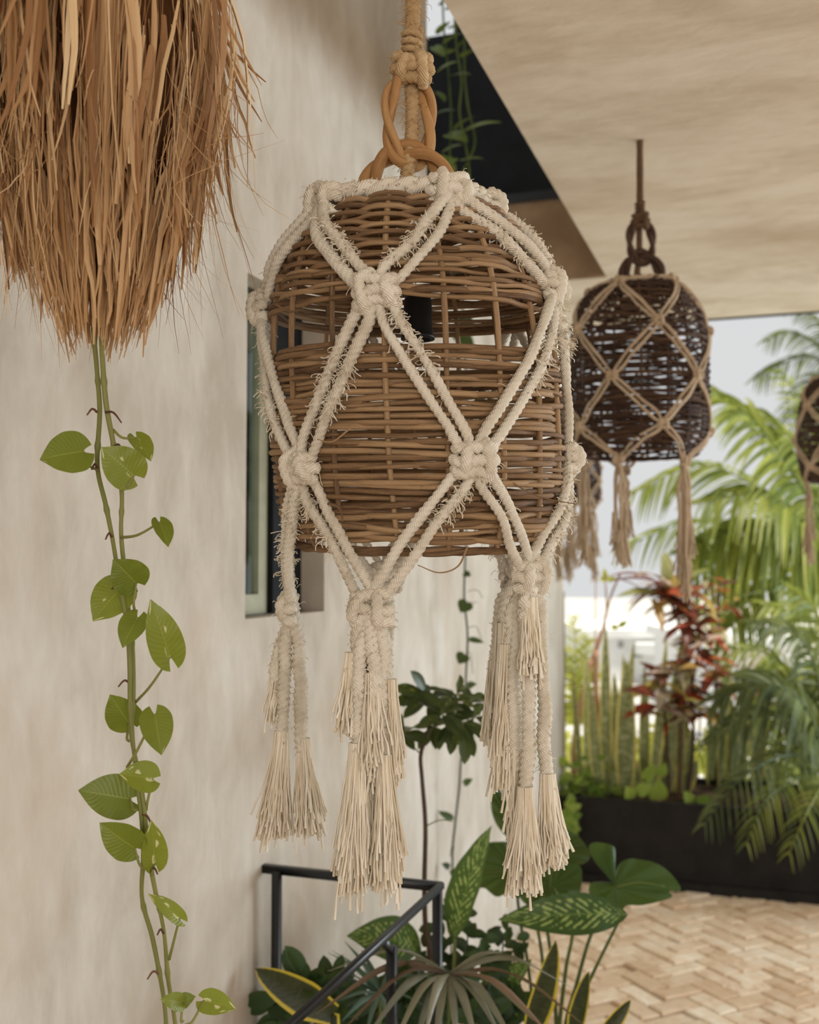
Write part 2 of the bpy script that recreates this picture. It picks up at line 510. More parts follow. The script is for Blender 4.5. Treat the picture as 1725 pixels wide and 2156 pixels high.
M['scheff'] = mat_leaf('schefflera_leaf', (40, 58, 30), (66, 82, 40), (90, 104, 56), .22, .35, ('patch', (140, 142, 48)))
M['dark_leaf'] = mat_leaf('dark_green_leaf', (32, 52, 28), (58, 84, 42), None, .2, .5)
M['taro'] = mat_leaf('taro_leaf', (34, 64, 27), (50, 84, 33), None, .32, .45)
M['dieff'] = mat_leaf('dieffenbachia_leaf', (40, 74, 30), (64, 100, 42), (110, 140, 70), .32, .4, ('streak', (170, 190, 110)), ribw=.02)
M['petiole'] = mat_leaf('green_stalk', (70, 88, 40), (104, 118, 58), None, .05, .5)
M['snake'] = mat_leaf('snake_plant_leaf', (92, 106, 66), (132, 140, 90), None, .3, .4, None, (168, 170, 128), (226, 208, 118))
M['snake_dark'] = mat_leaf('dark_snake_plant_leaf', (36, 42, 26), (52, 58, 34), None, .1, .4, None, (62, 68, 40), (206, 184, 60))
M['fan'] = mat_leaf('fan_palm_leaf', (92, 94, 78), (138, 134, 112), None, .12, .42, spec=.5)
M['fan_blue'] = mat_leaf('blue_green_palm_leaf', (60, 88, 76), (104, 128, 112), None, .2, .4, spec=.5)
M['fan_brown'] = mat_leaf('withered_palm_leaf', (96, 76, 60), (126, 102, 80), None, .12, .6)
M['palm'] = mat_leaf('palm_leaf', (82, 104, 40), (152, 158, 72), None, .45, .4)
M['palm_dark'] = mat_leaf('dark_palm_leaf', (60, 78, 46), (108, 118, 72), None, .4, .42)
M['palm_yellow'] = mat_leaf('yellow_palm_leaf', (160, 172, 60), (212, 206, 100), None, .5, .45)
M['ground_leaf'] = mat_leaf('ground_cover_leaf', (96, 132, 40), (176, 196, 92), None, .45, .4)
M['trunk'] = mat_cane('grey_brown_stem', (96, 76, 58), (132, 108, 84), (164, 140, 112))
M['trunk_dark'] = mat_cane('dark_stem', (62, 48, 38), (84, 66, 52), (108, 86, 66))
M['twig'] = mat_cane('pale_brown_twig', (150, 110, 88), (184, 146, 118), (206, 172, 142))
def mat_croton():
    m = NT('croton_leaf')
    r = m.rnd()
    n = m.noise(m.coord('UV', (3, 3, 1)), 1.0, 3, .6)
    f = m.math('ADD', m.math('MULTIPLY', r, .85), m.math('MULTIPLY', n, .2))
    c = m.ramp(f, [(.1, (92, 56, 46)), (.28, (132, 68, 52)), (.40, (186, 88, 54)), (.52, (104, 72, 60)), (.66, (190, 156, 84)), (.8, (132, 138, 76)), (.95, (208, 182, 172))])
    m.col(c); m.b.inputs['Roughness'].default_value = .35
    m.translucent(c, .45)
    return m.m
M['croton'] = mat_croton()
def mat_glass():
    m = NT('window_glass')
    g = m.n('ShaderNodeBsdfGlossy', {'Color': (.9, .95, .95, 1), 'Roughness': .03})
    t = m.n('ShaderNodeBsdfTransparent', {'Color': (.86, .92, .92, 1)})
    fr = m.n('ShaderNodeFresnel', {'IOR': 1.5})
    mx = m.n('ShaderNodeMixShader', {0: fr.outputs[0], 1: t.outputs[0], 2: g.outputs[0]})
    m.L.new(mx.outputs[0], m.out.inputs[0])
    return m.m
M['glass'] = mat_glass()

# ================================================================== the setting
WX = -1.19                 # plane of the stucco wall
ZC = EYE + 1.34            # ceiling
YE = 6.10                  # roof edge and planter front
WY0, WY1, WZ0, WZ1 = 2.325, 2.80, 1.613, 2.44
mb = MB()
T0, T1 = WX - .22, WX
box(mb, (T0, -3.2, -.3), (T1, WY0, 5.2))
box(mb, (T0, WY0, -.3), (T1, WY1, WZ0))
box(mb, (T0, WY0, WZ1), (T1, WY1, 5.2))
box(mb, (T0, WY1, -.3), (T1, 3.74, 5.2))
box(mb, (T0, 3.74, -.3), (T1, 6.37, EYE + 1.40))
mb.build('wall_left', M['wall'], smooth=False, kind='structure')

mb = MB()
box(mb, (-.73, -1.0, ZC), (4.6, YE, ZC + .40))
box(mb, (-1.30, 5.06, ZC), (-.73, YE, ZC + .385))
mb.build('ceiling', M['ceil'], smooth=False, kind='structure')
mb = MB()
box(mb, (-1.42, -3.2, 5.2), (4.6, 5.0, 5.4))  # unseen; carries the planter rope, extended to keep sun out of the void
mb.build('ceiling_upper', M['ceil'], smooth=False, kind='structure')
mb = MB()                                   # thin dark drip edge along the roof
box(mb, (-1.19, YE, ZC - .006), (4.6, YE + .03, ZC + .42))
mb.build('trim_1', M['black_panel'], smooth=False, kind='structure')

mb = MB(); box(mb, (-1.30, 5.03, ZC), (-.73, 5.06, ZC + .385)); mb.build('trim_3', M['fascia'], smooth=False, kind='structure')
# black panelling of the stairwell above the wall
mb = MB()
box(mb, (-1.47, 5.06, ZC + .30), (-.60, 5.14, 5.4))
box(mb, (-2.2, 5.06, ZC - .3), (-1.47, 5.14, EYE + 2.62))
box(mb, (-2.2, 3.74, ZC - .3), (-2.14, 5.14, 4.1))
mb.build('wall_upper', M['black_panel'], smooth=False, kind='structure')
mb = MB()
box(mb, (-1.30, 5.02, ZC + .385), (-.73, 5.06, ZC + .43))
mb.build('trim_2', M['black_metal'], smooth=False, kind='structure')

# window
mb = MB()
XW = WX - .075
def frame_rect(mb, x, y0, y1, z0, z1, wd, th):
    box(mb, (x - th, y0, z0), (x, y0 + wd, z1)); box(mb, (x - th, y1 - wd, z0), (x, y1, z1))
    box(mb, (x - th, y0 + wd, z0), (x, y1 - wd, z0 + wd)); box(mb, (x - th, y0 + wd, z1 - wd), (x, y1 - wd, z1))
frame_rect(mb, WX - .06, WY0, WY1 + .05, WZ0 - .02, WZ1 + .02, .022, .12)
win = mb.build('window_1', M['black_metal'], smooth=False, kind='structure')
mb = MB(); frame_rect(mb, WX - .085, WY0 + .02, 2.615, WZ0 + .002, WZ1, .05, .03)
mb.build('window_sash', M['bronze'], win, smooth=False)
mb = MB(); box(mb, (WX - .10, WY0 + .07, WZ0 + .05), (WX - .096, 2.566, WZ1 - .05))
mb.build('window_pane', M['glass'], win, smooth=False)
mb = MB(); box(mb, (WX - .13, 2.62, WZ0), (WX - .07, WY1 + .03, WZ1))
mb.build('window_stile', M['black_panel'], win, smooth=False)

# floor slab with herringbone pavers
mb = MB()
box(mb, (WX - .2, -3.2, -.3), (5.2, YE + .02, -.012))
floor = mb.build('floor', M['grout'], smooth=False, kind='structure')
bw = .1
def brick_mesh():
    m = MB(); g = .0045; b = .006
    x, y = bw - g, bw / 2 - g
    lo = [(-x, -y), (x, -y), (x, y), (-x, y)]
    v = [(a, c, -.03) for a, c in lo] + [(a, c, -b) for a, c in lo] + [(a - math.copysign(b, a), c - math.copysign(b, c), 0) for a, c in lo]
    q = []
    for k in (0, 4):
        for i in range(4): q.append((k + i, k + (i + 1) % 4, k + 4 + (i + 1) % 4, k + 4 + i))
    q.append((8, 9, 10, 11))
    m.add(v, q, None, [(0, 0)] * 12)
    return m
bm0 = brick_mesh()
bme = bm0.mesh('brick', M['brick'], smooth=False)
bv = bm0.v[0]; bq = bm0.q[0]
cand = []
cs = math.cos(math.pi / 4)
for i in range(-70, 110):
    for j in range(-70, 110):
        if (i - j) % 4: continue
        for hx, hy, ang in ((i + 1, j + .5, 0), (i + .5, j + 2, math.pi / 2)):
            x0, y0 = hx * bw, hy * bw
            x = (x0 - y0) * cs + .4; y = (x0 + y0) * cs + 3.0
            if not (WX + .06 < x < 3.6 and 1.2 < y < YE + .05): continue
            px, py = project((x, y, 0))
            seen = 1120 < px < 1760 and 1830 < py < 2185 and px > 1120 + max(0, 2000 - py) * .3
            cand.append((seen, -((x ** 2 + y ** 2)), x, y, ang + math.pi / 4))
cand.sort(key=lambda c: (not c[0], -c[1]))
rest = MB()
nb = 0
for seen, _, x, y, ang in cand:
    R = Matrix.Translation((x, y, rng.normal() * .0035)) @ Matrix.Rotation(ang, 4, 'Z') @ Matrix.Rotation(rng.normal() * .03, 4, 'X') @ Matrix.Rotation(rng.normal() * .018, 4, 'Y')
    if seen and nb < 300:
        inst('brick', bme, R, floor); nb += 1
    else:
        m4 = np.array(R)
        rest.add(bv @ m4[:3, :3].T + m4[:3, 3], bq, None, None, rng.random())
rest.build('brick_paving', M['brick'], floor, smooth=False, kind='stuff')

# ground outside
mb = MB()
box(mb, (-40, YE + .03, -.35), (40, 60, -.06))
mb.build('garden_ground', M['sand'], smooth=False, kind='structure')
mb = MB()
box(mb, (-12, -3.2, -.4), (T0 - .001, YE + .03, -.06))
mb.build('garden_ground_side', M['sand'], smooth=False, kind='structure')

# stair railing
RZ = 1.0
w0 = PX(555, 1828, WX)
c0 = P(930, 1863, 2.53); c0[2] = w0[2]
rl = thing('stair_railing', 'black square steel stair railing fixed to the stucco wall', 'railing', (c0[0], c0[1], 0))
mb = MB(); bar(mb, w0, c0, .020); mb.build('top_rail', M['black_metal'], rl)
pw = P(583, 1832, 2.655)
mb = MB(); bar(mb, (pw[0], pw[1], -.012), (pw[0], pw[1], w0[2]), .020, up=(0, 1, 0)); mb.build('post', M['black_metal'], rl)
mb = MB(); bar(mb, (c0[0] - .01, c0[1], -.012), (c0[0] - .01, c0[1], c0[2]), .020, up=(0, 1, 0)); mb.build('post', M['black_metal'], rl)
h1 = P(560, 2205, 1.95)
mb = MB(); bar(mb, c0 + A(0, 0, .004), h1, .015); mb.build('handrail', M['black_metal'], rl)
hm = c0 + (h1 - c0) * .40 + A(0, .06, -.03)
mb = MB(); bar(mb, (hm[0], hm[1], -.012), (hm[0], hm[1], hm[2]), .020, up=(0, 1, 0)); mb.build('post', M['black_metal'], rl)
mb = MB(); bar(mb, hm + A(0, 0, -.01), c0 + (h1 - c0) * .40, .014); mb.build('bracket', M['black_metal'], rl)
mb = MB(); bar(mb, (h1[0], h1[1], -.012), h1, .020, up=(0, 1, 0)); mb.build('post', M['black_metal'], rl)

# long black planter at the garden edge
pl = thing('garden_planter', 'long low black planter box along the garden opening', 'planter', (1.2, YE + .2, 0))
mb = MB()
PT = .455
box(mb, (-1.15, YE, -.01), (3.6, YE + .05, PT)); box(mb, (-1.15, YE + .75, -.01), (3.6, YE + .80, PT))
box(mb, (-1.15, YE + .05, -.01), (-1.10, YE + .75, PT)); box(mb, (3.55, YE + .05, -.01), (3.6, YE + .75, PT))
mb.build('planter_wall', M['planter'], pl, smooth=False)
mb = MB(); box(mb, (-1.10, YE + .05, -.01), (3.55, YE + .75, PT - .03)); mb.build('soil', M['soil'], pl, smooth=False)
mb = MB(); box(mb, (-1.15, YE - .035, -.012), (3.6, YE, .05)); mb.build('kerb', M['planter'], pl, smooth=False)

# planter under the foreground plants (mostly below the frame)
q0 = P(930, 2000, 3.0)
fp = thing('plant_trough', 'black planter trough below the foreground leafy plants', 'planter', (q0[0], q0[1], 0))
mb = MB()
tx0, tx1, ty0, ty1 = -1.10, -.22, 2.50, 3.22
box(mb, (tx0, ty0, -.012), (tx1, ty0 + .04, .34)); box(mb, (tx0, ty1 - .04, -.012), (tx1, ty1, .34))
box(mb, (tx0, ty0 + .04, -.012), (tx0 + .04, ty1 - .04, .34)); box(mb, (tx1 - .04, ty0 + .04, -.012), (tx1, ty1 - .04, .34))
mb.build('planter_wall', M['planter'], fp, smooth=False)
mb = MB(); box(mb, (tx0 + .04, ty0 + .04, -.012), (tx1 - .04, ty1 - .04, .31)); mb.build('soil', M['soil'], fp, smooth=False)

# slim fence behind the planter
fz = thing('wire_fence', 'thin black wire fence behind the snake plants beside the wall end', 'fence', (-1.0, YE + .9, -.06))
f0 = P(1187, 1245, 7.2); f1 = P(1187, 1600, 7.2)
mb = MB(); bar(mb, (f0[0], f0[1], -.06), f0, .012, up=(0, 1, 0)); mb.build('post', M['black_metal'], fz)
g0 = P(1187, 1478, 7.2); g1 = g0 + A(3.5, 0, 0)
mb = MB(); bar(mb, g0, g1, .006); mb.build('wire', M['black_metal'], fz)
mb = MB(); bar(mb, (g1[0], g1[1], -.06), g1 + A(0, 0, .6), .012, up=(0, 1, 0)); mb.build('post', M['black_metal'], fz)

# whitewashed house far behind the garden
def house(name, label, x0, x1, y0, y1, d, mat, wins, ledge=None, roof=None):
    b0 = P(x0, y1, d); b1 = P(x1, y1, d)
    zt = P(x0, y0, d)[2]
    ex = nrm(A(*(b1 - b0)) * A(1, 1, 0)); ey = A(-ex[1], ex[0], 0)
    base = A((b0[0] + b1[0]) / 2, (b0[1] + b1[1]) / 2, -.06)
    t = thing(name, label, 'building', base)
    def obox(pname, m, p0, p1, z0, z1, dep, off):
        mb = MB(); box(mb, (0, off, z0), (np.linalg.norm((p1 - p0)[:2]), off + dep, z1))
        v = mb.v[0]; mb.v[0] = A(p0[0], p0[1], 0) + v[:, :1] * ex + v[:, 1:2] * ey + v[:, 2:] * ZU
        return mb.build(pname, m, t, smooth=False)
    obox('wall', mat, b0, b1, -.06, zt, 3.0, 0)
    obox('parapet', mat, b0 - ex * .1, b1 + ex * .1, zt, zt + .12, 3.2, -.1)
    for wx0, wy0, wx1, wy1 in wins:
        p0, p1 = P(wx0, wy1, d), P(wx1, wy1, d)
        obox('window', M['grey_glass'], p0, p1, p0[2], P(wx0, wy0, d)[2], .08, -.02)
    if ledge:
        p0, p1 = P(ledge[0], ledge[2], d), P(ledge[1], ledge[2], d)
        obox('ledge', mat, p0, p1, p0[2] - .08, p0[2] + .08, .5, -.5)
    if roof:
        p0, p1 = P(roof[0], roof[3], d), P(roof[2], roof[3], d)
        obox('clay_awning', M['red_paint'], p0, p1, p0[2], P(roof[0], roof[1], d)[2], .4, -.4)
house('white_house', 'distant white house seen between the snake plants and red croton', 1240, 1480, 1342, 1560, 17, M['white_paint'], [(1302, 1350, 1312, 1364), (1336, 1372, 1352, 1384)], (1330, 1392, 1362))
house('white_bungalow', 'distant white house with a red clay awning behind the palms', 1500, 1680, 1365, 1600, 13, M['white_paint'], [], None, (1578, 1410, 1616, 1428))

# ================================================================== wicker pendant lamps
class Shade:
    """woven basket: profile of (z, r), axis at C (world, z = eye level), tilt towards the viewer"""
    def __init__(s, C, prof, tilt, lean, pivot):
        s.C = np.asarray(C, float); s.tilt = tilt; s.lean = lean; s.pv = pivot
        pr = np.asarray(prof, float)
        z = pr[:, 0]; r = pr[:, 1]
        pts = cr(np.c_[r, np.zeros(len(r)), z], 240)
        s.r, s.z = pts[:, 0], pts[:, 2]
        s.s = np.r_[0, np.cumsum(np.hypot(np.diff(s.r), np.diff(s.z)))]
        T = nrm(np.c_[np.gradient(s.r), np.gradient(s.z)])
        s.n = np.c_[-T[:, 1], T[:, 0]]
        if s.n[120, 0] < 0: s.n = -s.n
        s.zb, s.zt = s.z.min(), s.z.max()
    def at(s, phi, r, z):
        phi, r, z = np.broadcast_arrays(*[np.asarray(x, float) for x in (phi, r, z)])
        lx = r * np.sin(phi); ly = -r * np.cos(phi); zz = z - s.pv
        st, ct = math.sin(s.tilt), math.cos(s.tilt)
        lx = lx - zz * s.lean
        y2 = ly * ct - zz * st; z2 = s.pv + zz * ct + ly * st
        return s.C + lx[..., None] * RT + y2[..., None] * FH + z2[..., None] * ZU
    def R(s, z):
        return np.interp(z, s.z[::-1], s.r[::-1])
    def surf(s, phi, ss, off):
        r = np.interp(ss, s.s, s.r); z = np.interp(ss, s.s, s.z)
        nr = np.interp(ss, s.s, s.n[:, 0]); nz = np.interp(ss, s.s, s.n[:, 1])
        return s.at(phi, r + nr * off, z + nz * off)
    def find(s, px, py, off=.012, rfix=None):
        """phi, z of the front surface point seen at a photo position"""
        ph = np.radians(np.linspace(-100, 100, 201)); zz = np.linspace(s.zb - .3, s.zt, 260)
        a, b = np.meshgrid(ph, zz)
        rr = s.R(b) + off if rfix is None else np.full_like(b, rfix)
        p = s.at(a, rr, b) - CAM
        c, sn = math.cos(PITCH), math.sin(PITCH)
        dep = c * (p @ FH) + sn * p[..., 2]
        x = CX + FPX * (p @ RT) / dep; y = CY - FPX * (-sn * (p @ FH) + c * p[..., 2]) / dep
        i = np.argmin((x - px) ** 2 + (y - py) ** 2)
        return a.flat[i], b.flat[i]

def weave(sh, root, nst, pitch, rc, gap, rings, seg, mat, separate, jit=1.0, loose=None, topr=.03):
    """stakes and woven canes; separate -> every cane an object of its own"""
    phase0 = math.radians(11)
    bot = sh.s[-1]
    # bottom rim (two canes twisted) is the shade's own mesh
    rim = MB()
    ph = np.linspace(0, 2 * np.pi, rings + 1)
    for k in (0, 1, 2):
        o1 = np.sin(ph * 9 + k * 2.1) * rc * .7; o2 = np.cos(ph * 9 + k * 2.1) * rc * .6 + smooth_noise(rings + 1, 14, rc * .5)
        o2[-1] = o2[0]
        tube(rim, sh.surf(ph, bot - .004 + o2, o1), rc * 1.05, seg, cap=False, rnd=rng.random())
    shade = rim.build('wicker_shade', mat, root)
    joined = MB(); 
    def emit(name, mbx):
        if separate: mbx.build(name, mat, shade)
    for k in range(nst):
        p0 = phase0 + k * 2 * np.pi / nst
        n = 46
        ss = np.linspace(0.0, bot - .003, n)
        pts = sh.surf(p0 + smooth_noise(n, 6, .012 * jit), ss, smooth_noise(n, 8, .0008))
        m = MB() if separate else joined
        tube(m, pts, rc * (1.05 + smooth_noise(n, 9, .08)), seg, rnd=rng.random())
        emit('stake', m)
    row = 0; s0 = .012
    while s0 < bot - .012:
        z0 = np.interp(s0, sh.s, sh.z)
        if gap and gap[0] < z0 < gap[1]:
            s0 += .001; continue
        n = rings
        start = rng.random() * 6.283 if separate else 0
        ph = np.linspace(start, start + 2 * np.pi * 1.02, n)
        wv = np.sin(nst / 2 * (ph - phase0) + np.pi / 2 + row * np.pi)
        amp = rc * 1.15
        off = amp * np.tanh(wv * 1.6) / .92 + smooth_noise(n, 20, .0009 * jit)
        dz = smooth_noise(n, 13, .0021 * jit)
        if loose is not None: dz = dz + smooth_noise(n, 5, loose)
        rad = rc * (.98 + rng.normal() * .10) * (1 + smooth_noise(n, 16, .09))
        rad[:3] *= np.array([.5, .75, .9]); rad[-3:] *= np.array([.9, .75, .5])
        m = MB() if separate else joined
        tube(m, sh.surf(ph, np.clip(s0 + dz, .002, bot), off), rad, seg, rnd=rng.random())
        emit('cane', m)
        row += 1
        s0 += pitch * (1 + rng.normal() * .07) * (1.0 if loose is None or not (.12 < s0 / bot < .62) else 1.28)
    if not separate: joined.build('woven_canes', mat, shade, kind='stuff')
    return shade

def rope_tube(mb, pts, r, seg=16, pitch=.030, amp=.26, rnd=None, fuzz=None):
    L = np.linalg.norm(np.diff(pts, axis=0), axis=1).sum()
    n = max(6, int(L / (pitch / 9)))
    p = cr(pts, n)
    tube(mb, p, r * (1 + smooth_noise(n, max(4, int(L / .03)), .07)), seg, 3, amp, pitch, rnd=rng.random() if rnd is None else rnd, phase=rng.random() * 6)
    return p
def fuzz_hairs(mb, p, k, length, r, thick=.00045, out=1.0, down=.3):
    """short frayed fibres standing off a rope of centre line p"""
    i = rng.integers(0, len(p), k)
    d = nrm(rng.normal(size=(k, 3)))
    L = length * (.4 + rng.random(k) * 1.1)
    n = 5
    t = np.linspace(0, 1, n)[None, :, None]
    curl = nrm(rng.normal(size=(k, 3)))[:, None] * np.sin(t * 3.0) * .4
    g = A(0, 0, -1) * t ** 2 * down
    pts = p[i][:, None] + d[:, None] * (r * .8 + L[:, None, None] * t * out * .8) + L[:, None, None] * (curl * t + g)
    multi_tube(mb, pts, thick, 3)
def knot(mb, c, nn, up, size, r, seg=14, hair=None):
    """macrame square knot: stacked cross wraps held by side loops"""
    nn = nrm(nn); up = nrm(up - nn * (up @ nn)); sd = np.cross(up, nn)
    side = 1 if rng.random() < .5 else -1
    paths = []
    for i, y0 in enumerate((-.75, .0, .75)):
        w_ = size * (1.25 + rng.normal() * .08) * (1.0 if i == 1 else .9); e = rng.normal(size=5) * .12
        lift = 1.1 if i == 1 else .7
        paths.append([(-w_, y0 * size + e[0] * size, -r * .8), (-w_ * .85, (y0 + e[1]) * size, r * lift * .9), (0, (y0 * .9 + e[2]) * size, r * (lift + .5)), (w_ * .85, (y0 + e[3]) * size, r * lift * .9), (w_, (y0 + e[4]) * size, -r * .8)])
    for sx, h_ in ((side * .62, 1.25), (-side * .7, .8)):
        j = rng.normal(size=4) * .12
        paths.append([((sx + j[0]) * size, -h_ * size, -r * .4), ((sx * 1.15 + j[1]) * size, -h_ * .5 * size, r * 1.9), ((sx * 1.05 + j[2]) * size, h_ * .5 * size, r * 2.0), ((sx * .6 + j[3]) * size, h_ * size, -r * .3)])
    for pth in paths:
        pts = np.array([c + x * sd + y * up + z * nn for x, y, z in pth])
        p = cr(pts, 30)
        rr_ = r * (1.08 + smooth_noise(30, 7, .06)); rr_[0] *= .7; rr_[-1] *= .7
        tube(mb, p, rr_, seg, 3, .28, .026, rnd=rng.random(), phase=rng.random() * 6)
        if hair is not None: fuzz_hairs(hair, p, 12, .011, r)

def fringe(mb, top, length, r0, spread, k, thick=.0009, lean=A(0, 0, 0), wob=.0016):
    """loose threads from an unravelled rope end"""
    n = 9
    t = np.linspace(0, 1, n)
    a = rng.random(k) * 2 * np.pi; q = np.sqrt(rng.random(k))
    L = length * (.72 + .34 * rng.random(k)) * np.where(rng.random(k) < .08, 1.15, 1)
    fan = (r0 + (spread - r0) * t[None] ** 1.25) * q[:, None]
    x = np.cos(a)[:, None] * fan; y = np.sin(a)[:, None] * fan
    wx = np.cumsum(rng.normal(size=(k, n)), 1) * wob * t[None]; wy = np.cumsum(rng.normal(size=(k, n)), 1) * wob * t[None]
    pts = top + (x + wx)[..., None] * RT + (y + wy)[..., None] * FH - (L[:, None] * t[None])[..., None] * ZU + lean * (t ** 1.4)[None, :, None]
    rad = np.full((k, n), thick) * (1 + .35 * rng.random((k, 1)))
    rad[:, -1] *= 1.5; rad[:, -2] *= 1.15
    multi_tube(mb, pts, rad, 4)

def arch_path(sh, a, b, off, lat, n=15, slack=.0):
    """rope between two net knots a=(phi,z,r), b; lat = sideways offset of the strand"""
    t = np.linspace(0, 1, n)
    dphi = (b[0] - a[0] + np.pi) % (2 * np.pi) - np.pi
    ph = a[0] + dphi * t; z = a[1] + (b[1] - a[1]) * t
    rl = a[2] + (b[2] - a[2]) * t
    rs = np.where(z > sh.zb, sh.R(z) + off, 0)
    r = np.maximum(rl, rs)
    r = np.where(z > sh.zb + .02, np.where(rs > 0, np.maximum(rs, np.minimum(rl, rs + .004)), rl), r)
    p = sh.at(ph, r, z)
    T = nrm(np.gradient(p, axis=0)); N = nrm(sh.at(ph, r + .01, z) - p); W = np.cross(T, N)
    env = np.minimum(1, np.minimum(t, 1 - t) * 5 + .25)[:, None]
    p = p + W * lat * env + N * (smooth_noise(n, 7, .0018))[:, None] + W * smooth_noise(n, 6, .0022)[:, None]
    return p

def link_ring(mb, c, ax, up, wid, hgt, r, strands=2, a0=0.0, a1=2 * math.pi, seg=9, twist=5, n=64):
    closed = a1 - a0 > 6.2
    th = np.linspace(a0, a1, n)
    e = 1.0
    x = np.sin(th) * wid; y = np.cos(th) * hgt
    nn = np.cross(ax, up)
    base = c + x[:, None] * ax + y[:, None] * up
    T = nrm(np.gradient(base, axis=0)); sd = np.cross(T, np.broadcast_to(nn, T.shape))
    for k in range(strands):
        w = th * twist / 2 + k * 2 * np.pi / strands
        o = np.cos(w)[:, None] * sd * r * .95 + np.sin(w)[:, None] * nn * r * .95
        rr = r * (1 + smooth_noise(n, 12, .10))
        p = base + o
        if closed: p[-1] = p[0]; rr[-1] = rr[0]
        tube(mb, p, rr, seg, rnd=rng.random(), cap=not closed)

def make_lamp(name, label, sh, rows, ring, cfg):
    """rows: list of net rows, each a list of (phi, z, r); the last row carries the tassels"""
    q = cfg['q']; rr = cfg['rope_r']
    base = sh.at(0, 0, sh.zb)
    root = thing(name, label, 'pendant lamp', base, 'wicker pendant lamps in macrame nets')
    # suspension
    top = sh.at(0, 0, sh.zt)
    hx = cfg['hang']
    sc = cfg.get('link_s', 1.0)
    weave(sh, root, cfg['nst'], cfg['pitch'], cfg['rc'], cfg.get('gap'), cfg['rings'], cfg['seg'], cfg['cane'], cfg['separate'], jit=cfg.get('jit', 1.0), loose=cfg.get('loose'))
    knotp = cfg['knotp']
    m = MB(); tt = np.array([hx[0], hx[1], ZC])
    rope_tube(m, np.linspace(tt, knotp, 6), .0118 * sc, 18 if q else 8, .030, .30)
    if q:
        hf = MB(); fuzz_hairs(hf, np.linspace(tt * .25 + knotp * .75, knotp, 40), 420, .016, .010, .0004)
    hr = m.build('hanging_rope', cfg['jute'], root)
    m = MB()
    p = np.linspace(knotp + A(0, 0, .052 * sc), knotp + A(0, 0, -.012 * sc), 5)
    th = np.linspace(0, 5 * 2 * np.pi, 70)
    pw = knotp + np.c_[np.cos(th) * .0125 * sc, np.sin(th) * .0125 * sc, np.linspace(.055, -.005, 70) * sc]
    tube(m, pw, .0052 * sc, 7, 3, .2, .012)
    m.build('rope_binding', cfg['jute'], hr)
    m = MB(); knot(m, knotp + A(0, 0, -.008) * sc - FH * .006 * sc, -FH, ZU, .020 * sc, .0085 * sc, 10, hf if q else None)
    m.build('rope_knot', cfg['jute'], root)
    lk = cfg['links']
    for i, (c, w_, h_, a0, a1, yaw, r) in enumerate(lk):
        m = MB()
        axv = RT * math.cos(yaw) + FH * math.sin(yaw)
        link_ring(m, c, axv, ZU, w_, h_, r, 2, a0, a1, 9 if q else 6, 5)
        m.build('vine_link', cfg['link_mat'], root)
    m = MB()
    cpts = np.array([knotp + FH * .012 * sc, (knotp + top) / 2 + FH * .012 * sc + RT * .004, top + A(0, 0, .02), sh.at(0, 0, sh.zt - .09)])
    rope_tube(m, cpts, .0110 * sc, 18 if q else 7, .028, .30)
    if q:
        fuzz_hairs(hf, cr(cpts, 60)[:38], 260, .016, .010, .0004)
        hf.build('jute_fibres', M['jute_fibre'], root, kind='stuff')
    cr_o = m.build('core_rope', cfg['jute'], root)
    if cfg.get('socket'):
        cz = sh.at(0, 0, 0)
        zt, zb_, cxp = cfg['socket']
        c = P(cxp, 660, 1.585); h = zt - zb_
        m = MB()
        lathe(m, [(.001, zt + .01), (.012, zt + .01), (.018, zt), (.0205, zt - .004), (.0215, zt - h * .72), (.0225, zt - h * .74), (.0225, zt - h * .9), (.025, zt - h * .92), (.025, zb_), (.019, zb_), (.018, zb_ + .02), (.001, zb_ + .02)], (c[0], c[1], EYE), 28)
        m.build('lamp_socket', M['socket'], root)
    # macrame net
    rm = cfg['rope']; ro = cfg['rope_off']
    net_m = MB(); hair = MB()
    nr = len(ring)
    pts = np.array([sh.at(a, r, z) for a, z, r in ring])
    n = 26 * nr
    pth = cr(pts, n, closed=True)
    for k in (0, 1):
        w = np.linspace(0, 2 * np.pi * 14, n) + k * np.pi
        o = np.c_[np.zeros(n), np.zeros(n), np.sin(w) * rr * .55]
        C = sh.at(0, 0, sh.zt); rad_d = nrm((pth - C) * A(1, 1, 0))
        pp = pth + o + rad_d * (np.cos(w) * rr * .55)[:, None]; pp[-1] = pp[0]
        tube(net_m, pp, rr * 1.15, 14 if q else 7, 3, .24, .03, cap=False, rnd=rng.random())
        if q: fuzz_hairs(hair, pp, 500, .011, rr * 1.15, .0007)
    net = net_m.build('macrame_net', rm, root)
    def normal_at(k):
        return nrm(sh.at(k[0], k[2] + .05, k[1]) - sh.at(k[0], k[2], k[1]))
    for i in range(len(rows) - 1):
        up_, lo_ = rows[i], rows[i + 1]
        for a in up_:
            ds = sorted(lo_, key=lambda b: abs((b[0] - a[0] + np.pi) % (2 * np.pi) - np.pi))[:2]
            for b in ds:
                for sgn in (-1, 1):
                    m = MB()
                    path = arch_path(sh, a, b, ro, sgn * rr * ((1.15 + .45 * rng.random()) if q else 1.3))
                    p = rope_tube(m, path, rr * (1 + rng.normal() * .09), 18 if q else 7, .027 if q else .034, .34)
                    m.build('cord', rm, net)
                    if q:
                        fuzz_hairs(hair, p, 12, .012, rr, .0006)
                        if rng.random() < .45:
                            a0 = rng.integers(0, max(1, len(p) - 40)); fuzz_hairs(hair, p[a0:a0 + 30], 120, .013, rr, .0008)
    for i, rw in enumerate(rows):
        for k in rw:
            m = MB()
            c = sh.at(k[0], k[2], k[1])
            knot(m, c, normal_at(k), ZU, cfg['knot'] * (1.0 if i else 1.05), rr * .98, 14 if q else 7, hair if q else None)
            m.build('knot', rm, net)
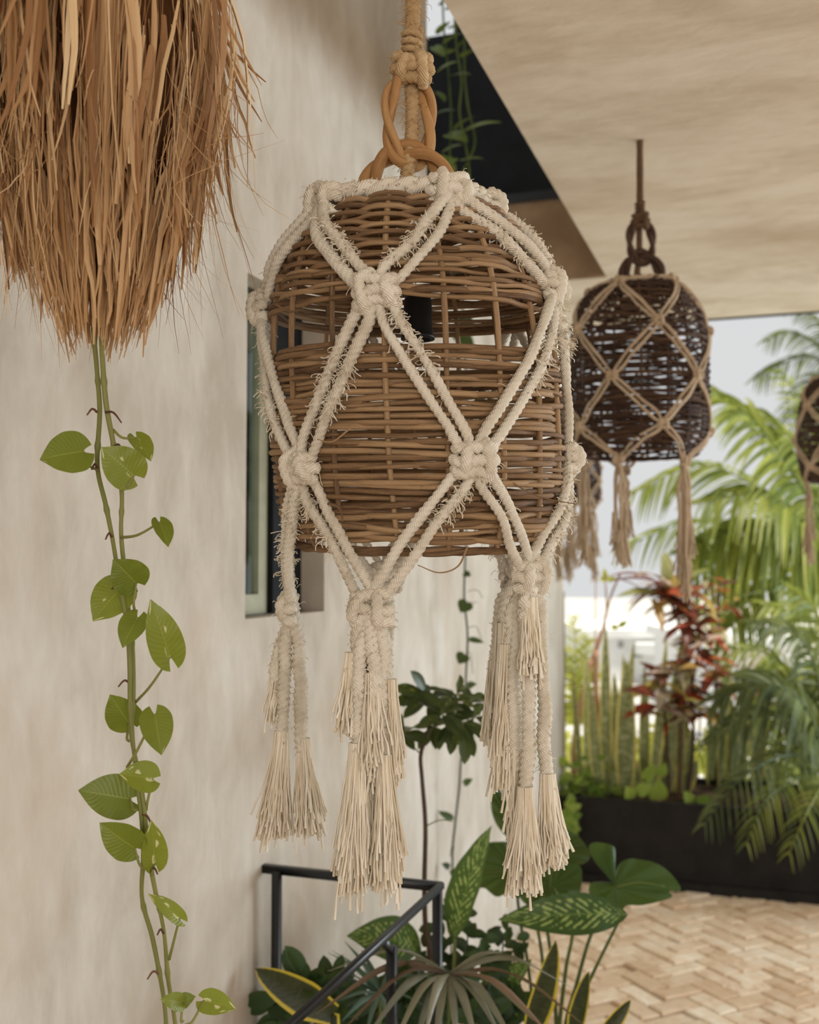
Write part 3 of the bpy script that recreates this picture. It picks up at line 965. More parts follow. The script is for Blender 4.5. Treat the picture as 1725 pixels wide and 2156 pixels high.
    if q: hair.build('frayed_threads', M['thread'], net, kind='stuff')
    # tassels
    for k, spec in zip(rows[-1], cfg['tassels']):
        c = sh.at(k[0], k[2], k[1])
        m = MB(); fr = MB(); hh = MB()
        for (dx, dy, L, fl, sp, kk, lean) in spec:
            p0 = c + A(0, 0, -.006); p1 = c + RT * dx * .8 + FH * dy - ZU * min(.05, L * .4); p2 = c + RT * dx + FH * dy - ZU * L + RT * lean * .3
            nn = 9
            pts = cr(np.array([p0, p1, (p1 + p2) / 2 + RT * rng.normal() * .003, p2]), nn)
            pts[1:-1] += rng.normal(size=(nn - 2, 3)) * .0016
            p = rope_tube(m, pts, rr * (1.25 if q else 1.1), 18 if q else 7, .027, .38)
            if q: fuzz_hairs(fr, p, 60, .011, rr, .0006)
            if fl > 0:
                fringe(fr, p2 + A(0, 0, .028 if q else .02), fl + .028, rr * 1.2, sp, kk, cfg['thread'], RT * lean)
        t_ = m.build('tassel', rm, net)
        fr.build('tassel_fringe', M['thread'] if q else M['thread_backlit'], net, kind='stuff')
    return root

# ---- the large lamp in front
D1 = 1.58; U = D1 / FPX
C1 = P(872, 1190.5, D1)
zy = lambda y: (1190.5 - y) * U
prof1 = [(zy(428), 30 * U), (zy(432), 110 * U), (zy(446), 172 * U), (zy(480), 215 * U), (zy(540), 256 * U), (zy(610), 281 * U), (zy(700), 296 * U), (zy(800), 300 * U), (zy(950), 300 * U), (zy(1050), 294 * U), (zy(1110), 282 * U), (zy(1148), 264 * U)]
sh1 = Shade(C1, prof1, math.radians(5.0), .045, .27)
RO = .0125
def K(px, py, off=RO, rfix=None):
    a, z = sh1.find(px, py, off, rfix)
    return (a, z, (float(sh1.R(z)) + off) if rfix is None else rfix)
def KB(deg, z, r=None):
    return (math.radians(deg), z, float(sh1.R(z)) + RO if r is None else r)
z1 = .505
row1 = [KB(-50, .503), KB(24, .508), KB(95, .515), KB(167, .515), KB(239, .512)]
row2 = [K(790, 612), KB(72, .392), KB(128, .385), KB(199, .385), KB(-86, .368)]
row3 = [K(636, 988), K(1000, 968), KB(90, .155), KB(163, .15), KB(236, .15)]
r4 = .196
row4 = [K(780, 1282, 0, r4), K(1112, 1212, 0, r4), KB(130, -.03, .19), KB(199, -.04, .19), KB(-86, -.062, .192)]
ring1 = [(a, z + .012, r - .008) for a, z, r in row1]
mm = .00060   # metres per photo pixel at the front tassels
def y2l(y, y0, s): return (y - y0) * s
tas1 = [
    # (dx, dy, rope length, fringe length, spread, threads, lean)
    [(-.024, .0, .085, .075, .016, 110, -.004), (-.016, -.008, .20, .155, .021, 240, -.006), (.002, .008, .14, .10, .017, 140, 0), (.017, -.004, .215, .135, .021, 240, .004), (.024, .006, .12, .11, .013, 90, .003), (.002, -.013, .11, .09, .015, 130, 0), (-.004, .012, .22, .12, .020, 140, 0)],
    [(-.026, .02, .12, .16, .015, 140, -.008), (-.006, -.008, .305, .105, .023, 260, -.002), (.022, .004, .29, .09, .019, 200, .008), (.000, -.014, .055, .075, .015, 150, 0), (-.014, .012, .26, .09, .012, 90, -.002)],
    [(-.02, 0, .10, .14, .016, 120, -.004), (.004, .01, .22, .11, .02, 120, 0), (-.03, .01, .16, .10, .015, 90, -.006)],
    [(-.012, 0, .16, .10, .017, 110, 0), (.012, .01, .2, .1, .017, 110, 0)],
    [(-.012, .0, .205, .12, .024, 230, -.012), (.014, -.004, .215, .105, .020, 200, .010), (-.022, .010, .105, .06, .011, 80, -.004)],
]
kp = P(868, 140, D1 - .01)
links1 = [
    (P(861, 252, D1 - .01), 48 * U, 98 * U, 0, 2 * math.pi, math.radians(22), .0068),
    (P(856, 408, D1 - .012), 84 * U, 95 * U, -math.pi * .62, math.pi * .62, math.radians(-8), .0086),
]
make_lamp('wicker_pendant_lamp', 'large brown wicker pendant lamp in a frayed cream macrame net, nearest the camera', sh1, [row1, row2, row3, row4], ring1, dict(
    q=True, rope_r=.0080, rope_off=RO, nst=17, pitch=.0074, rc=.0038, gap=(.300, .356), rings=170, seg=8, cane=M['cane'], separate=True, jit=1.0,
    hang=P(880, 100, D1 - .01), knotp=kp, links=links1, link_mat=M['vine_link'], jute=M['jute'], rope=M['cotton'], knot=.021, thread=.0011, socket=(.392, .330, 880), tassels=tas1))

lamp1 = bpy.data.objects['wicker_pendant_lamp']
for tw_, d_, r_ in (([(985, 1150), (965, 1192), (925, 1206), (880, 1190)], 1.40, .0011), ([(1068, 1010), (1120, 1040), (1160, 1052), (1215, 1062)], 1.42, .0010), ([(740, 900), (700, 930), (668, 925)], 1.36, .0012), ([(690, 1060), (715, 1070), (722, 1100)], 1.37, .0018), ([(580, 640), (608, 655), (640, 652)], 1.44, .0012)):
    m = MB(); tube(m, cr(np.array([P(x, y, d_) for x, y in tw_]), 16), np.linspace(r_ * 1.3, r_ * .6, 16), 5)
    m.build('loose_twig', M['cane'], lamp1)

# ---- the other lamps further back
def back_lamp(label, cx, ytop, ybot, hw, d, phase, hangx, rope_r, tasl, small=False, tone=M['cotton_backlit']):
    u = d / FPX
    zz = lambda y: (1190.5 - y) * u
    hgt = ybot - ytop
    pf = [(0, .12), (.004, .38), (.03, .60), (.10, .79), (.2, .915), (.32, .98), (.5, 1.0), (.68, 1.0), (.84, .985), (.93, .94), (1.0, .84)]
    prof = [(zz(ytop + hgt * a), hw * b * u) for a, b in pf]
    sh = Shade(P(cx, 1190.5, d), prof, 0.0, 0.0, zz(ytop))
    ro = rope_r * 1.5
    zf = lambda f: zz(ytop + hgt * f)
    def rowk(f, ph, ext=None, rr_=None):
        out = []
        for i in range(5):
            z = zf(f) + rng.normal() * .004
            r = float(sh.R(z)) + ro if rr_ is None else rr_ * hw * u
            out.append((math.radians(ph + 72 * i), z, r))
        return out
    rows = [rowk(.03, phase - 36), rowk(.31, phase), rowk(.60, phase - 36), rowk(.87, phase + 3), rowk(1.05, phase - 36, None, .80)]
    ring = [(a, z + .006, r - .004) for a, z, r in rows[0]]
    kp_ = P(hangx, ytop - 130 * (hw / 145), d)
    tas = []
    for i in range(5):
        L = tasl[i]
        tas.append([(-.016, 0, L * .6, L * .22, .016, 30, 0), (.0, -.01, L * .78, L * .24, .020, 34, 0), (.016, .006, L * .5, L * .2, .014, 26, 0), (-.004, .014, L * .7, L * .2, .016, 26, 0)])
    s = hw / 145
    links = [
        (P(hangx + 2, ytop - 82 * s, d), 27 * s * u, 48 * s * u, 0, 2 * math.pi, math.radians(14), .0078),
        (P(hangx + 4, ytop - 2 * s, d), 40 * s * u, 56 * s * u, -math.pi * .55, math.pi * .55, 0, .0095)]
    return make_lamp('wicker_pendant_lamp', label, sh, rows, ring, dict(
        q=False, rope_r=rope_r, rope_off=ro, nst=17, pitch=.0088 if not small else .006, rc=.0040 if not small else .0028, gap=None, rings=110, seg=6, cane=M['cane_backlit'], separate=False,
        hang=P(hangx, ytop - 260 * s, d), knotp=kp_, links=links, link_mat=M['cane_backlit'], jute=M['jute_backlit'], rope=tone, knot=.013 if not small else .008, thread=.0013, loose=.0035 if not small else .002, tassels=tas, link_s=1.0))
back_lamp('dark backlit wicker pendant lamp hanging from the ceiling over the garden opening, fully in view', 1348, 590, 958, 143, 3.39, 4, 1348, .0054, (.30, .40, .34, .30, .30))
back_lamp('dark backlit wicker pendant lamp cut off by the right edge of the photo', 1792, 788, 1012, 100, 4.95, -72, 1792, .0062, (.34, .34, .34, .34, .34))
back_lamp('small dark backlit wicker lamp half hidden below and behind the other dark lamp', 1216, 946, 1062, 48, 5.5, 20, 1224, .0050, (.30, .34, .3, .36, .36), True)

# ================================================================== hanging thatch planter with a pothos vine
DT = 1.35; UT = DT / FPX
CT = P(196, 1190.5, DT)
tz = lambda y: EYE + (1190.5 - y) * UT
ax = A(CT[0], CT[1], 0)
tp = thing('thatch_hanging_planter', 'hanging planter hidden under a shaggy skirt of dry palm thatch', 'planter', (CT[0], CT[1], tz(730)))
m = MB()
lathe(m, [(.001, tz(610)), (.012, tz(605)), (.035, tz(540)), (.07, tz(420)), (.10, tz(250)), (.115, tz(60)), (.115, tz(-140)), (.09, tz(-230)), (.001, tz(-230))], (ax[0], ax[1], 0), 24)
m.build('coir_core', M['thatch_core'], tp)
m = MB(); rope_tube(m, np.array([A(ax[0], ax[1], 5.2), A(ax[0], ax[1], 4.0), A(ax[0], ax[1], tz(-230))]), .011, 10, .024, .22)
m.build('hanging_rope', M['jute'], tp)
def prof_r(y):
    return np.interp(y, [-200, 0, 150, 260, 380, 470, 560, 650, 740], [.125, .165, .163, .146, .124, .110, .092, .070, .045])
def blades(k, y_start, y_end, rscale, wid, wild=.0, phi=None, n=9, pw=.8, rlo=.72):
    cl_ = rng.integers(0, max(2, k // 7), k)
    cph = rng.random(k) * 2 * np.pi; ctw = rng.normal(size=k) * .9; ctl = rng.normal(size=k) * .10
    ph = cph[cl_] + rng.normal(size=k) * .05
    ys = y_start[0] + (y_start[1] - y_start[0]) * rng.random(k)
    ye = y_end[0] + (y_end[1] - y_end[0]) * rng.random(k) ** pw
    rs = rlo + (1 - rlo) * rng.random(k)
    t = np.linspace(0, 1, n)
    y = ys[:, None] + (ye - ys)[:, None] * t
    r = prof_r(y) * rs[:, None] * rscale
    r = r + (wild * rng.random(k))[:, None] * t[None] ** 2.2 * .16
    r = np.maximum(r, .012)
    pj = ph[:, None] + (ctl[cl_] + rng.normal(size=k) * .07)[:, None] * t + (rng.normal(size=(k, 1)) * .06) * np.sin(t * 3.1)
    pts = ax + np.stack([np.cos(pj) * r, np.sin(pj) * r, tz(y)], -1)
    pts += np.cumsum(rng.normal(size=(k, n, 3)), 1) * .0016
    w = (wid[0] + (wid[1] - wid[0]) * rng.random(k) ** 2)[:, None] * np.clip(np.minimum(.55 + t * 3, 1.0 - .75 * t ** 3), .08, 1)
    tw = ctw[cl_] + rng.normal(size=k) * .5
    rad = np.stack([np.cos(ph), np.sin(ph), np.zeros(k)], -1); tan = np.stack([-np.sin(ph), np.cos(ph), np.zeros(k)], -1)
    side = tan * np.cos(tw)[:, None] + rad * np.sin(tw)[:, None]
    return pts, w, side
m = MB()
for args in ((190, (-190, 40), (360, 590), 1.0, (.003, .019), .25), (230, (-190, 0), (100, 430), 1.06, (.003, .014), .5), (150, (40, 240), (430, 610), .97, (.003, .014), .25), (260, (-100, 300), (300, 580), 1.03, (.0012, .0035), .4)):
    pts, wd, sd = blades(*args)
    multi_ribbon(m, pts, wd, sd, .3)
m.build('upper_thatch', M['thatch'], tp, kind='stuff')
m = MB()
for args in ((260, (200, 420), (540, 745), .92, (.002, .011), .12), (200, (300, 480), (600, 725), .78, (.002, .012), .08), (170, (420, 560), (640, 745), .55, (.002, .009), .05)):
    pts, wd, sd = blades(*args, pw=1.25)
    multi_ribbon(m, pts, wd, sd, .3, rnd=rng.random(len(pts)) * .26)
m.build('lower_thatch', M['thatch'], tp, kind='stuff')
m = MB()          # fine loose fibres
k = 480
pts, wd, sd = blades(k, (-150, 420), (260, 720), 1.03, (.0008, .0020), .8)
multi_ribbon(m, pts, wd, sd, .1)
m.build('loose_fibres', M['thatch'], tp, kind='stuff')
# long stray blades, each its own piece: (start, mid, end) in photo positions
for i, (a, b, c, wpx) in enumerate([
    ((440, -40), (490, 70), (551, 180), 9), ((430, -20), (480, 110), (519, 200), 5), ((450, -30), (478, 80), (540, 172), 5), ((400, 20), (470, 170), (520, 215), 4),
    ((410, 60), (470, 230), (540, 330), 5), ((420, 100), (455, 230), (470, 310), 5), ((380, 120), (440, 330), (463, 460), 4), ((400, 150), (446, 330), (430, 470), 4),
    ((360, 300), (395, 440), (420, 520), 7), ((340, 330), (372, 470), (345, 600), 6), ((360, 380), (352, 520), (360, 600), 4), ((320, 420), (325, 560), (330, 690), 5),
    ((270, 560), (300, 640), (308, 690), 4), ((240, 600), (262, 700), (246, 765), 4), ((120, 600), (122, 700), (126, 775), 4), ((20, 300), (28, 480), (8, 640), 8),
    ((30, 320), (34, 480), (25, 600), 5), ((110, 520), (92, 600), (85, 680), 12), ((130, 560), (100, 660), (75, 665), 4), ((190, 600), (165, 700), (145, 745), 7),
    ((160, 20), (190, 90), (175, 170), 5), ((60, 10), (120, 60), (175, 110), 8), ((130, 90), (120, 230), (140, 330), 9), ((40, 130), (20, 190), (0, 185), 7)]):
    a3, b3, c3 = [P(x, y, DT - .12 if i > 19 else DT - .03 + .02 * (i % 3)) for x, y in (a, b, c)]
    pth = cr(np.array([a3, b3, c3]), 10)[None]
    m = MB(); w_ = wpx * UT * np.clip(1.05 - np.linspace(0, 1, 10)[None] ** 2 * .9, .1, 1)
    multi_ribbon(m, pth, w_, RT[None] * .9 + FH[None] * rng.normal() * .5, .2, rnd=[.6 + .35 * rng.random()])
    m.build('thatch_blade', M['thatch'], tp)

# ---- pothos vine
vb = P(205, 720, DT)
vine = thing('pothos_vine', 'trailing pothos vine with heart shaped leaves hanging below the thatch', 'vine', vb)
stemA = [(196, 690), (205, 790), (210, 870), (205, 980), (222, 1060), (236, 1130), (246, 1190), (256, 1250), (268, 1320), (273, 1400), (274, 1480), (280, 1560), (288, 1640), (298, 1720), (302, 1800), (299, 1890), (320, 1970), (334, 2040), (346, 2110), (352, 2190)]
stemB = [(212, 690), (218, 790), (224, 855), (238, 930), (256, 1030), (255, 1120), (262, 1200), (271, 1290), (280, 1380), (281, 1460), (276, 1540), (290, 1620), (304, 1700), (314, 1800), (326, 1870), (345, 1960), (354, 2060), (364, 2120), (374, 2190)]
dA = lambda y: DT - .005 - .01 * math.sin(y / 190)
dB = lambda y: DT + .012 * math.sin(y / 150)
for st, df in ((stemA, dA), (stemB, dB)):
    m = MB(); pts = cr(np.array([P(x, y, df(y)) for x, y in st]), 120)
    rad = (5.2 * UT) * (1 + smooth_noise(120, 30, .06)) * np.linspace(1, .85, 120)
    for j in range(9, 118, 11): rad[j] *= 1.35
    tube(m, pts, rad, 8); m.build('stem', M['pothos_stem'], vine)
VL = [  # base, tip, width px, node on stem, face tilt (right, up), cup
    ((176, 950), (84, 968), 88, (207, 990), (-.1, .2), .10), ((282, 1002), (213, 942), 82, (262, 1030), (.2, .1), .14), ((287, 922), (318, 972), 44, (238, 905), (.9, .1), .25),
    ((336, 1100), (354, 1152), 40, (256, 1132), (.9, .2), .25), ((287, 1228), (238, 1178), 74, (285, 1290), (.1, .1), .12), ((258, 1236), (196, 1308), 84, (268, 1285), (-.2, .1), .10),
    ((358, 1384), (317, 1262), 68, (284, 1480), (.5, .1), .15), ((290, 1300), (258, 1364), 54, (280, 1330), (.1, .5), .2), ((272, 1522), (232, 1462), 70, (272, 1560), (.0, .1), .12),
    ((326, 1504), (340, 1590), 62, (268, 1615), (.4, .1), .18), ((322, 1640), (251, 1630), 62, (308, 1705), (0, .5), .2), ((274, 1682), (165, 1664), 86, (300, 1700), (-.1, .3), .10),
    ((284, 1786), (210, 1732), 68, (316, 1830), (-.1, .2), .12), ((326, 1818), (318, 1726), 50, (320, 1835), (.6, .1), .2), ((378, 1934), (312, 1882), 34, (356, 2020), (.2, .8), .2),
    ((382, 2112), (338, 2104), 34, (364, 2110), (0, .6), .2), ((385, 2110), (412, 2098), 30, (385, 2150), (0, .5), .2), ((430, 2106), (497, 2124), 48, (388, 2160), (.1, .6), .15),
    ((205, 1245), (262, 1230), 8, (262, 1240), (0, .2), .1)]
for i, (b, t_, wpx, nd, (fx, fu), cup) in enumerate(VL[:-1]):
    dd = DT - .03 + .02 * (i % 3)
    B, T = P(*b, dd), P(*t_, dd - .02)
    m = MB()
    leaf(m, B, T, TOCAM + RT * fx * .7 + ZU * fu, wpx * UT * 1.08, 'heart', 10, 20, cup, .05, .22, .012)
    lf = m.build('leaf', M['pothos'], vine)
    m = MB(); N_ = P(*nd, DT)
    pts = cr(np.array([N_, (N_ + B) / 2 + A(0, 0, -.006) + TOCAM * .01, B]), 12)
    tube(m, pts, np.linspace(3.4, 2.3, 12) * UT, 6); m.build('petiole', M['pothos_stem'], lf)
for x, y, dx, dy in ((205, 868, -22, 6), (222, 868, 34, 22), (240, 940, 20, 12), (205, 985, -12, 4), (236, 1130, -14, 6), (255, 1245, -20, -4), (275, 1440, -26, 6), (300, 1715, 22, 30), (300, 1760, -18, 6), (318, 1835, 14, 6), (345, 1965, -14, 4), (334, 2050, -24, 12)):
    m = MB(); a, c = P(x, y, DT - .01), P(x + dx, y + dy, DT - .02); b = (a + c) / 2 + A(0, 0, .006)
    tube(m, cr(np.array([a, b, c]), 8), np.linspace(3, 1.6, 8) * UT, 5); m.build('aerial_root', M['brown_tip'], vine)

# ================================================================== foreground plants beside the railing
def stalk(mb, pts, r0, r1, seg=7, n=20):
    tube(mb, cr(np.array(pts), n), np.linspace(r0, r1, n), seg)
def ground(p, z=.31):
    return A(p[0], p[1], z)
# schefflera
DS = 2.86; US = DS / FPX
b0 = P(912, 2100, DS)
sc_ = thing('schefflera_tree', 'slender schefflera tree with one bare stem and glossy leaflets against the wall', 'tree', ground(b0))
m = MB()
trunk = [ground(b0) + A(0, 0, -.02)] + [P(x, y, DS) for x, y in ((912, 2060), (897, 1960), (894, 1860), (896, 1740), (889, 1640), (886, 1590), (900, 1545), (912, 1505), (925, 1480))]
stalk(m, trunk, 7.5 * US, 4 * US, 8, 60); m.build('trunk', M['trunk_dark'], sc_)
me_ob = None
def leaflet_mesh(name, shape, mat, L=1.0, W=.36, cup=.2, arch=.06, nv=8, nu=4):
    mb = MB(); leaf(mb, (0, 0, 0), (0, L, 0), (0, 0, 1), W, shape, nu, nv, cup, arch, rnd=0.0)
    return mb.mesh(name, mat)
obm = leaflet_mesh('leaflet', 'obov', M['scheff'], 1, .40)
clusters = [((905, 1470), 7, 66, DS), ((880, 1452), 5, 62, DS - .06), ((962, 1462), 6, 60, DS), ((992, 1480), 6, 62, DS + .05), ((930, 1505), 7, 62, DS - .08), ((968, 1520), 7, 70, DS - .04), ((1000, 1510), 6, 64, DS), ((846, 1545), 5, 56, DS - .02), ((915, 1530), 6, 60, DS + .05), ((950, 1480), 6, 55, DS + .08), ((985, 1540), 5, 66, DS)]
spec_leaf = [((905, 1468), (826, 1450)), ((905, 1468), (824, 1484)), ((900, 1462), (864, 1412)), ((846, 1552), (838, 1608)), ((848, 1548), (903, 1565)), ((846, 1550), (846, 1502)), ((985, 1525), (1030, 1566)), ((975, 1530), (978, 1610)), ((995, 1512), (1018, 1486)), ((962, 1462), (968, 1420)), ((985, 1478), (1020, 1462)), ((940, 1530), (925, 1580)), ((955, 1530), (948, 1590)), ((846, 1552), (822, 1520))]
for b, t_ in spec_leaf:
    B, T = P(*b, DS - .05), P(*t_, DS - .09)
    L = np.linalg.norm(T - B)
    inst('leaflet', obm, frame_matrix(B, T - B, TOCAM * .7 + ZU * .6 + RT * rng.normal() * .3, L, L * .95), sc_)
for c, k, lp, d in clusters:
    C = P(*c, d); a0 = rng.random() * 6.28
    mm_ = MB(); stalk(mm_, [P(925, 1482, DS), (P(925, 1482, DS) + C) / 2 + A(0, 0, -.01), C], 2.2 * US, 1.6 * US, 5, 8)
    mm_.build('leaf_stalk', M['petiole'], sc_)
    for j in range(k):
        a = a0 + j * 6.283 / k + rng.normal() * .15
        dirv = RT * math.cos(a) + (FH * .75 * math.sin(a)) + ZU * (math.sin(a) * .45 - .25 + rng.normal() * .15)
        L = lp * US * (.75 + .4 * rng.random())
        inst('leaflet', obm, frame_matrix(C, dirv, ZU + TOCAM * .6 + rng.normal(size=3) * .2, L, L), sc_)
mm_ = MB(); stalk(mm_, [P(896, 1740, DS), P(925, 1727, DS), P(950, 1728, DS)], 1.4 * US, 1.0 * US, 5, 8); mm_.build('leaf_stalk', M['petiole'], sc_)
mm_ = MB(); stalk(mm_, [P(888, 1590, DS), P(868, 1570, DS), P(846, 1550, DS)], 1.8 * US, 1.2 * US, 5, 8); mm_.build('leaf_stalk', M['petiole'], sc_)

# thin creeper hanging along the wall
DV = 4.05; UV_ = DV / FPX
cv = thing('wall_creeper', 'thin dark green creeper hanging down the pale wall behind the lamp', 'vine', P(950, 1800, DV))
cp = [(985, 380), (975, 640), (982, 800), (985, 1000), (980, 1170), (978, 1260), (985, 1340), (981, 1440), (985, 1520), (972, 1590), (967, 1660), (958, 1740), (953, 1800), (956, 1900), (962, 1960)]
m = MB(); tube(m, cr(np.array([P(x, y, DV) for x, y in cp]), 90), 2.3 * UV_, 6); m.build('stem', M['dark_leaf'], cv)
for (b, t_, w_) in (((978, 1207), (992, 1213), 16), ((984, 1268), (970, 1290), 34), ((990, 1346), (1020, 1353), 13), ((978, 1378), (966, 1398), 30), ((978, 1650), (996, 1640), 15), ((952, 1724), (922, 1708), 16), ((985, 1444), (1004, 1440), 16), ((990, 690), (950, 660), 40), ((960, 700), (1000, 735), 36), ((985, 1560), (1000, 1552), 20), ((946, 1826), (930, 1818), 14), ((950, 1840), (968, 1830), 14), ((985, 860), (1010, 880), 34), ((975, 560), (945, 590), 40)):
    m = MB(); leaf(m, P(*b, DV - .01), P(*t_, DV - .03), TOCAM + ZU * .4, w_ * UV_, 'heart', 6, 8, .15, .05, .12)
    m.build('leaf', M['dark_leaf'], cv)
for x, y, dx, dy in ((985, 1245, 32, 14), (985, 1272, 20, -4), (986, 1322, 28, 24), (984, 1378, 12, 40), (958, 1786, -10, 18)):
    m = MB(); tube(m, cr(np.array([P(x, y, DV), P(x + dx * .6, y - 3, DV), P(x + dx, y + dy, DV)]), 8), .7 * UV_, 4); m.build('tendril', M['petiole'], cv)

# pothos in the dark stairwell
DP = 4.55; UP = DP / FPX
sp_ = thing('stairwell_pothos', 'pothos trailing in front of the black panels above the stairwell', 'vine', P(985, 400, DP))
for st in ([(930, -60), (935, 60), (945, 160), (950, 260), (945, 380), (950, 430)], [(965, -60), (960, 80), (972, 170), (968, 240), (985, 330), (990, 400)], [(985, -60), (978, 120), (985, 220), (1000, 300), (975, 360)]):
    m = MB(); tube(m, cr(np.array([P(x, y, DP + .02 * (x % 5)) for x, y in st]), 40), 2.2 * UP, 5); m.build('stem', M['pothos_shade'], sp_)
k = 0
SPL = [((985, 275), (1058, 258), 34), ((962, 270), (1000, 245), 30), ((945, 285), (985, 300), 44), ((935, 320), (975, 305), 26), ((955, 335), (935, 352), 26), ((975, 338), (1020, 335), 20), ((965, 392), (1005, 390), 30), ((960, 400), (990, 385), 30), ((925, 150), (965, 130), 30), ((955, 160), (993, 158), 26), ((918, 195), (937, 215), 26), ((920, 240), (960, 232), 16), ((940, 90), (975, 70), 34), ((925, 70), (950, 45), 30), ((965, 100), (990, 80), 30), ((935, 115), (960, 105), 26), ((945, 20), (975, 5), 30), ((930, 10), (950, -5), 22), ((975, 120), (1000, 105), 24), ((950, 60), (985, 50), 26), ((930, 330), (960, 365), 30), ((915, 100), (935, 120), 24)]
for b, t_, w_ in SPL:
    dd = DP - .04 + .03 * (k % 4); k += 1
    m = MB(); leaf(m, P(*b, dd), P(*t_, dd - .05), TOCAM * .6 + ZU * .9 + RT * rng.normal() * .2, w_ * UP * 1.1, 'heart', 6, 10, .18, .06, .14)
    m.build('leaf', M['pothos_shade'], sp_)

# taro and dieffenbachia
def outline_leaf(mb, pts, c, d, cupk=.03, gx=0.0, gy=0.0, nring=5, vein=None, rip=.0):
    o = np.array(pts, float); o3 = cr(np.c_[o, np.zeros(len(o))], 12 * len(o), closed=True)[:-1, :2]
    k = len(o3); cc = np.array(c, float)
    v, uv = [], []
    for r in range(nring + 1):
        f = r / nring
        for i in range(k):
            x, y = cc + (o3[i] - cc) * max(f, .001)
            dd = d + gx * (x - cc[0]) + gy * (y - cc[1]) + cupk * f * f + rip * f * math.sin(i / k * 6.283 * 11)
            v.append(P(x, y, dd)); uv.append((.5 + .5 * f * math.sin(i / k * 6.283 * 9), i / k))
    q = []
    for r in range(nring):
        for i in range(k):
            q.append((r * k + i, r * k + (i + 1) % k, (r + 1) * k + (i + 1) % k, (r + 1) * k + i))
    mb.add(v, q, None, uv, rng.random())
DT2 = 3.0; U2 = DT2 / FPX
tb = P(1170, 2150, DT2)
taro = thing('taro_plant', 'taro with large dark green lobed leaves on long stalks', 'plant', ground(tb))
TL = [
    ([(1085, 1775), (1050, 1772), (1020, 1776), (995, 1790), (984, 1820), (984, 1850), (1000, 1872), (1020, 1870), (1045, 1888), (1070, 1882), (1095, 1890), (1110, 1850), (1105, 1800)], (1085, 1830), DT2 + .10, .03, 0, .0004),
    ([(1044, 1648), (1060, 1672), (1090, 1690), (1115, 1730), (1120, 1765), (1095, 1782), (1070, 1765), (1045, 1735), (1034, 1700), (1037, 1668)], (1085, 1735), DT2 + .16, .02, 0, 0),
    ([(1180, 1745), (1215, 1758), (1240, 1790), (1242, 1808), (1225, 1820), (1190, 1822), (1150, 1825), (1130, 1800), (1145, 1765)], (1165, 1795), DT2 + .12, .02, 0, 0),
    ([(1130, 1840), (1180, 1822), (1220, 1822), (1226, 1850), (1222, 1885), (1228, 1900), (1200, 1915), (1150, 1910), (1110, 1905), (1095, 1880)], (1165, 1865), DT2 + .08, .02, 0, 0),
    ([(1300, 1858), (1296, 1840), (1306, 1818), (1325, 1808), (1350, 1810), (1375, 1815), (1400, 1828), (1422, 1850), (1434, 1874), (1410, 1876), (1416, 1888), (1390, 1898), (1352, 1906), (1318, 1908), (1308, 1930), (1298, 1946), (1278, 1952), (1262, 1930), (1265, 1900), (1245, 1888), (1240, 1872), (1246, 1858), (1268, 1856), (1288, 1857), (1276, 1842), (1252, 1812), (1240, 1785), (1250, 1774), (1275, 1776), (1294, 1784), (1296, 1808), (1293, 1830)], (1296, 1866), DT2 - .02, .03, 0, -.0004),
]
for o, c, d, ck, gx, gy in TL:
    m = MB(); outline_leaf(m, o, c, d, ck, gx, gy, rip=.006); lf = m.build('leaf', M['taro'], taro)
m = MB(); stalk(m, [P(1296, 1868, DT2 - .025), P(1345, 1858, DT2 - .03), P(1400, 1866, DT2 - .02)], 2.2 * U2, .8 * U2, 5, 10); m.build('midrib', M['petiole'], taro)
m = MB(); stalk(m, [P(1085, 1832, DT2 + .09), P(1040, 1836, DT2 + .09), P(990, 1838, DT2 + .1)], 2.0 * U2, .8 * U2, 5, 10); m.build('midrib', M['petiole'], taro)
for pts, r0 in (([(1292, 1870), (1285, 1900), (1246, 1965), (1215, 2070), (1190, 2170)], 5.5), ([(1165, 1870), (1205, 1950), (1192, 2040), (1178, 2170)], 5.5), ([(1165, 1795), (1150, 1920), (1160, 2010), (1172, 2160)], 5), ([(1085, 1832), (1095, 1935), (1112, 2030), (1125, 2160)], 4), ([(1085, 1740), (1110, 1860), (1140, 2000), (1150, 2160)], 4)):
    p3 = [P(x, y, DT2 + .03) for x, y in pts]
    m = MB(); stalk(m, p3 + [ground(p3[-1], .30)], 3.0 * U2, r0 * U2, 7, 30); m.build('stalk', M['petiole'], taro)

DD = 2.85; UD = DD / FPX
df = thing('dieffenbachia', 'dieffenbachia with pale streaked green leaves beside the railing corner', 'plant', ground(P(960, 2150, DD)))
for b, t_, w_, fx, fu, cup, arch, d in (((957, 1968), (1036, 1738), 72, -.7, .2, .4, .06, DD), ((1310, 1925), (1050, 1936), 84, 0, .5, .15, .10, DD + .02), ((880, 1992), (731, 1970), 92, 0, .6, .2, .16, DD + .05), ((1010, 2100), (1120, 2020), 60, 0, .2, .2, .05, DD + .1), ((1060, 2160), (1090, 2050), 60, 0, .2, .2, .05, DD + .08), ((800, 2150), (880, 2020), 70, 0, .3, .2, .05, DD + .12)):
    m = MB(); leaf(m, P(*b, d), P(*t_, d - .05), TOCAM + RT * fx + ZU * fu, w_ * UD, 'lance', 8, 18, cup, arch, .05, .03)
    lf = m.build('leaf', M['dieff'], df)
    m = MB(); bp = P(*b, d); g_ = ground(P(940 + (b[0] - 940) * .5, 2200, DD), .30)
    stalk(m, [bp, (bp + g_) / 2 + A(0, 0, .04), g_], 3.2 * UD, 5 * UD, 6, 16); m.build('stalk', M['petiole'], lf)

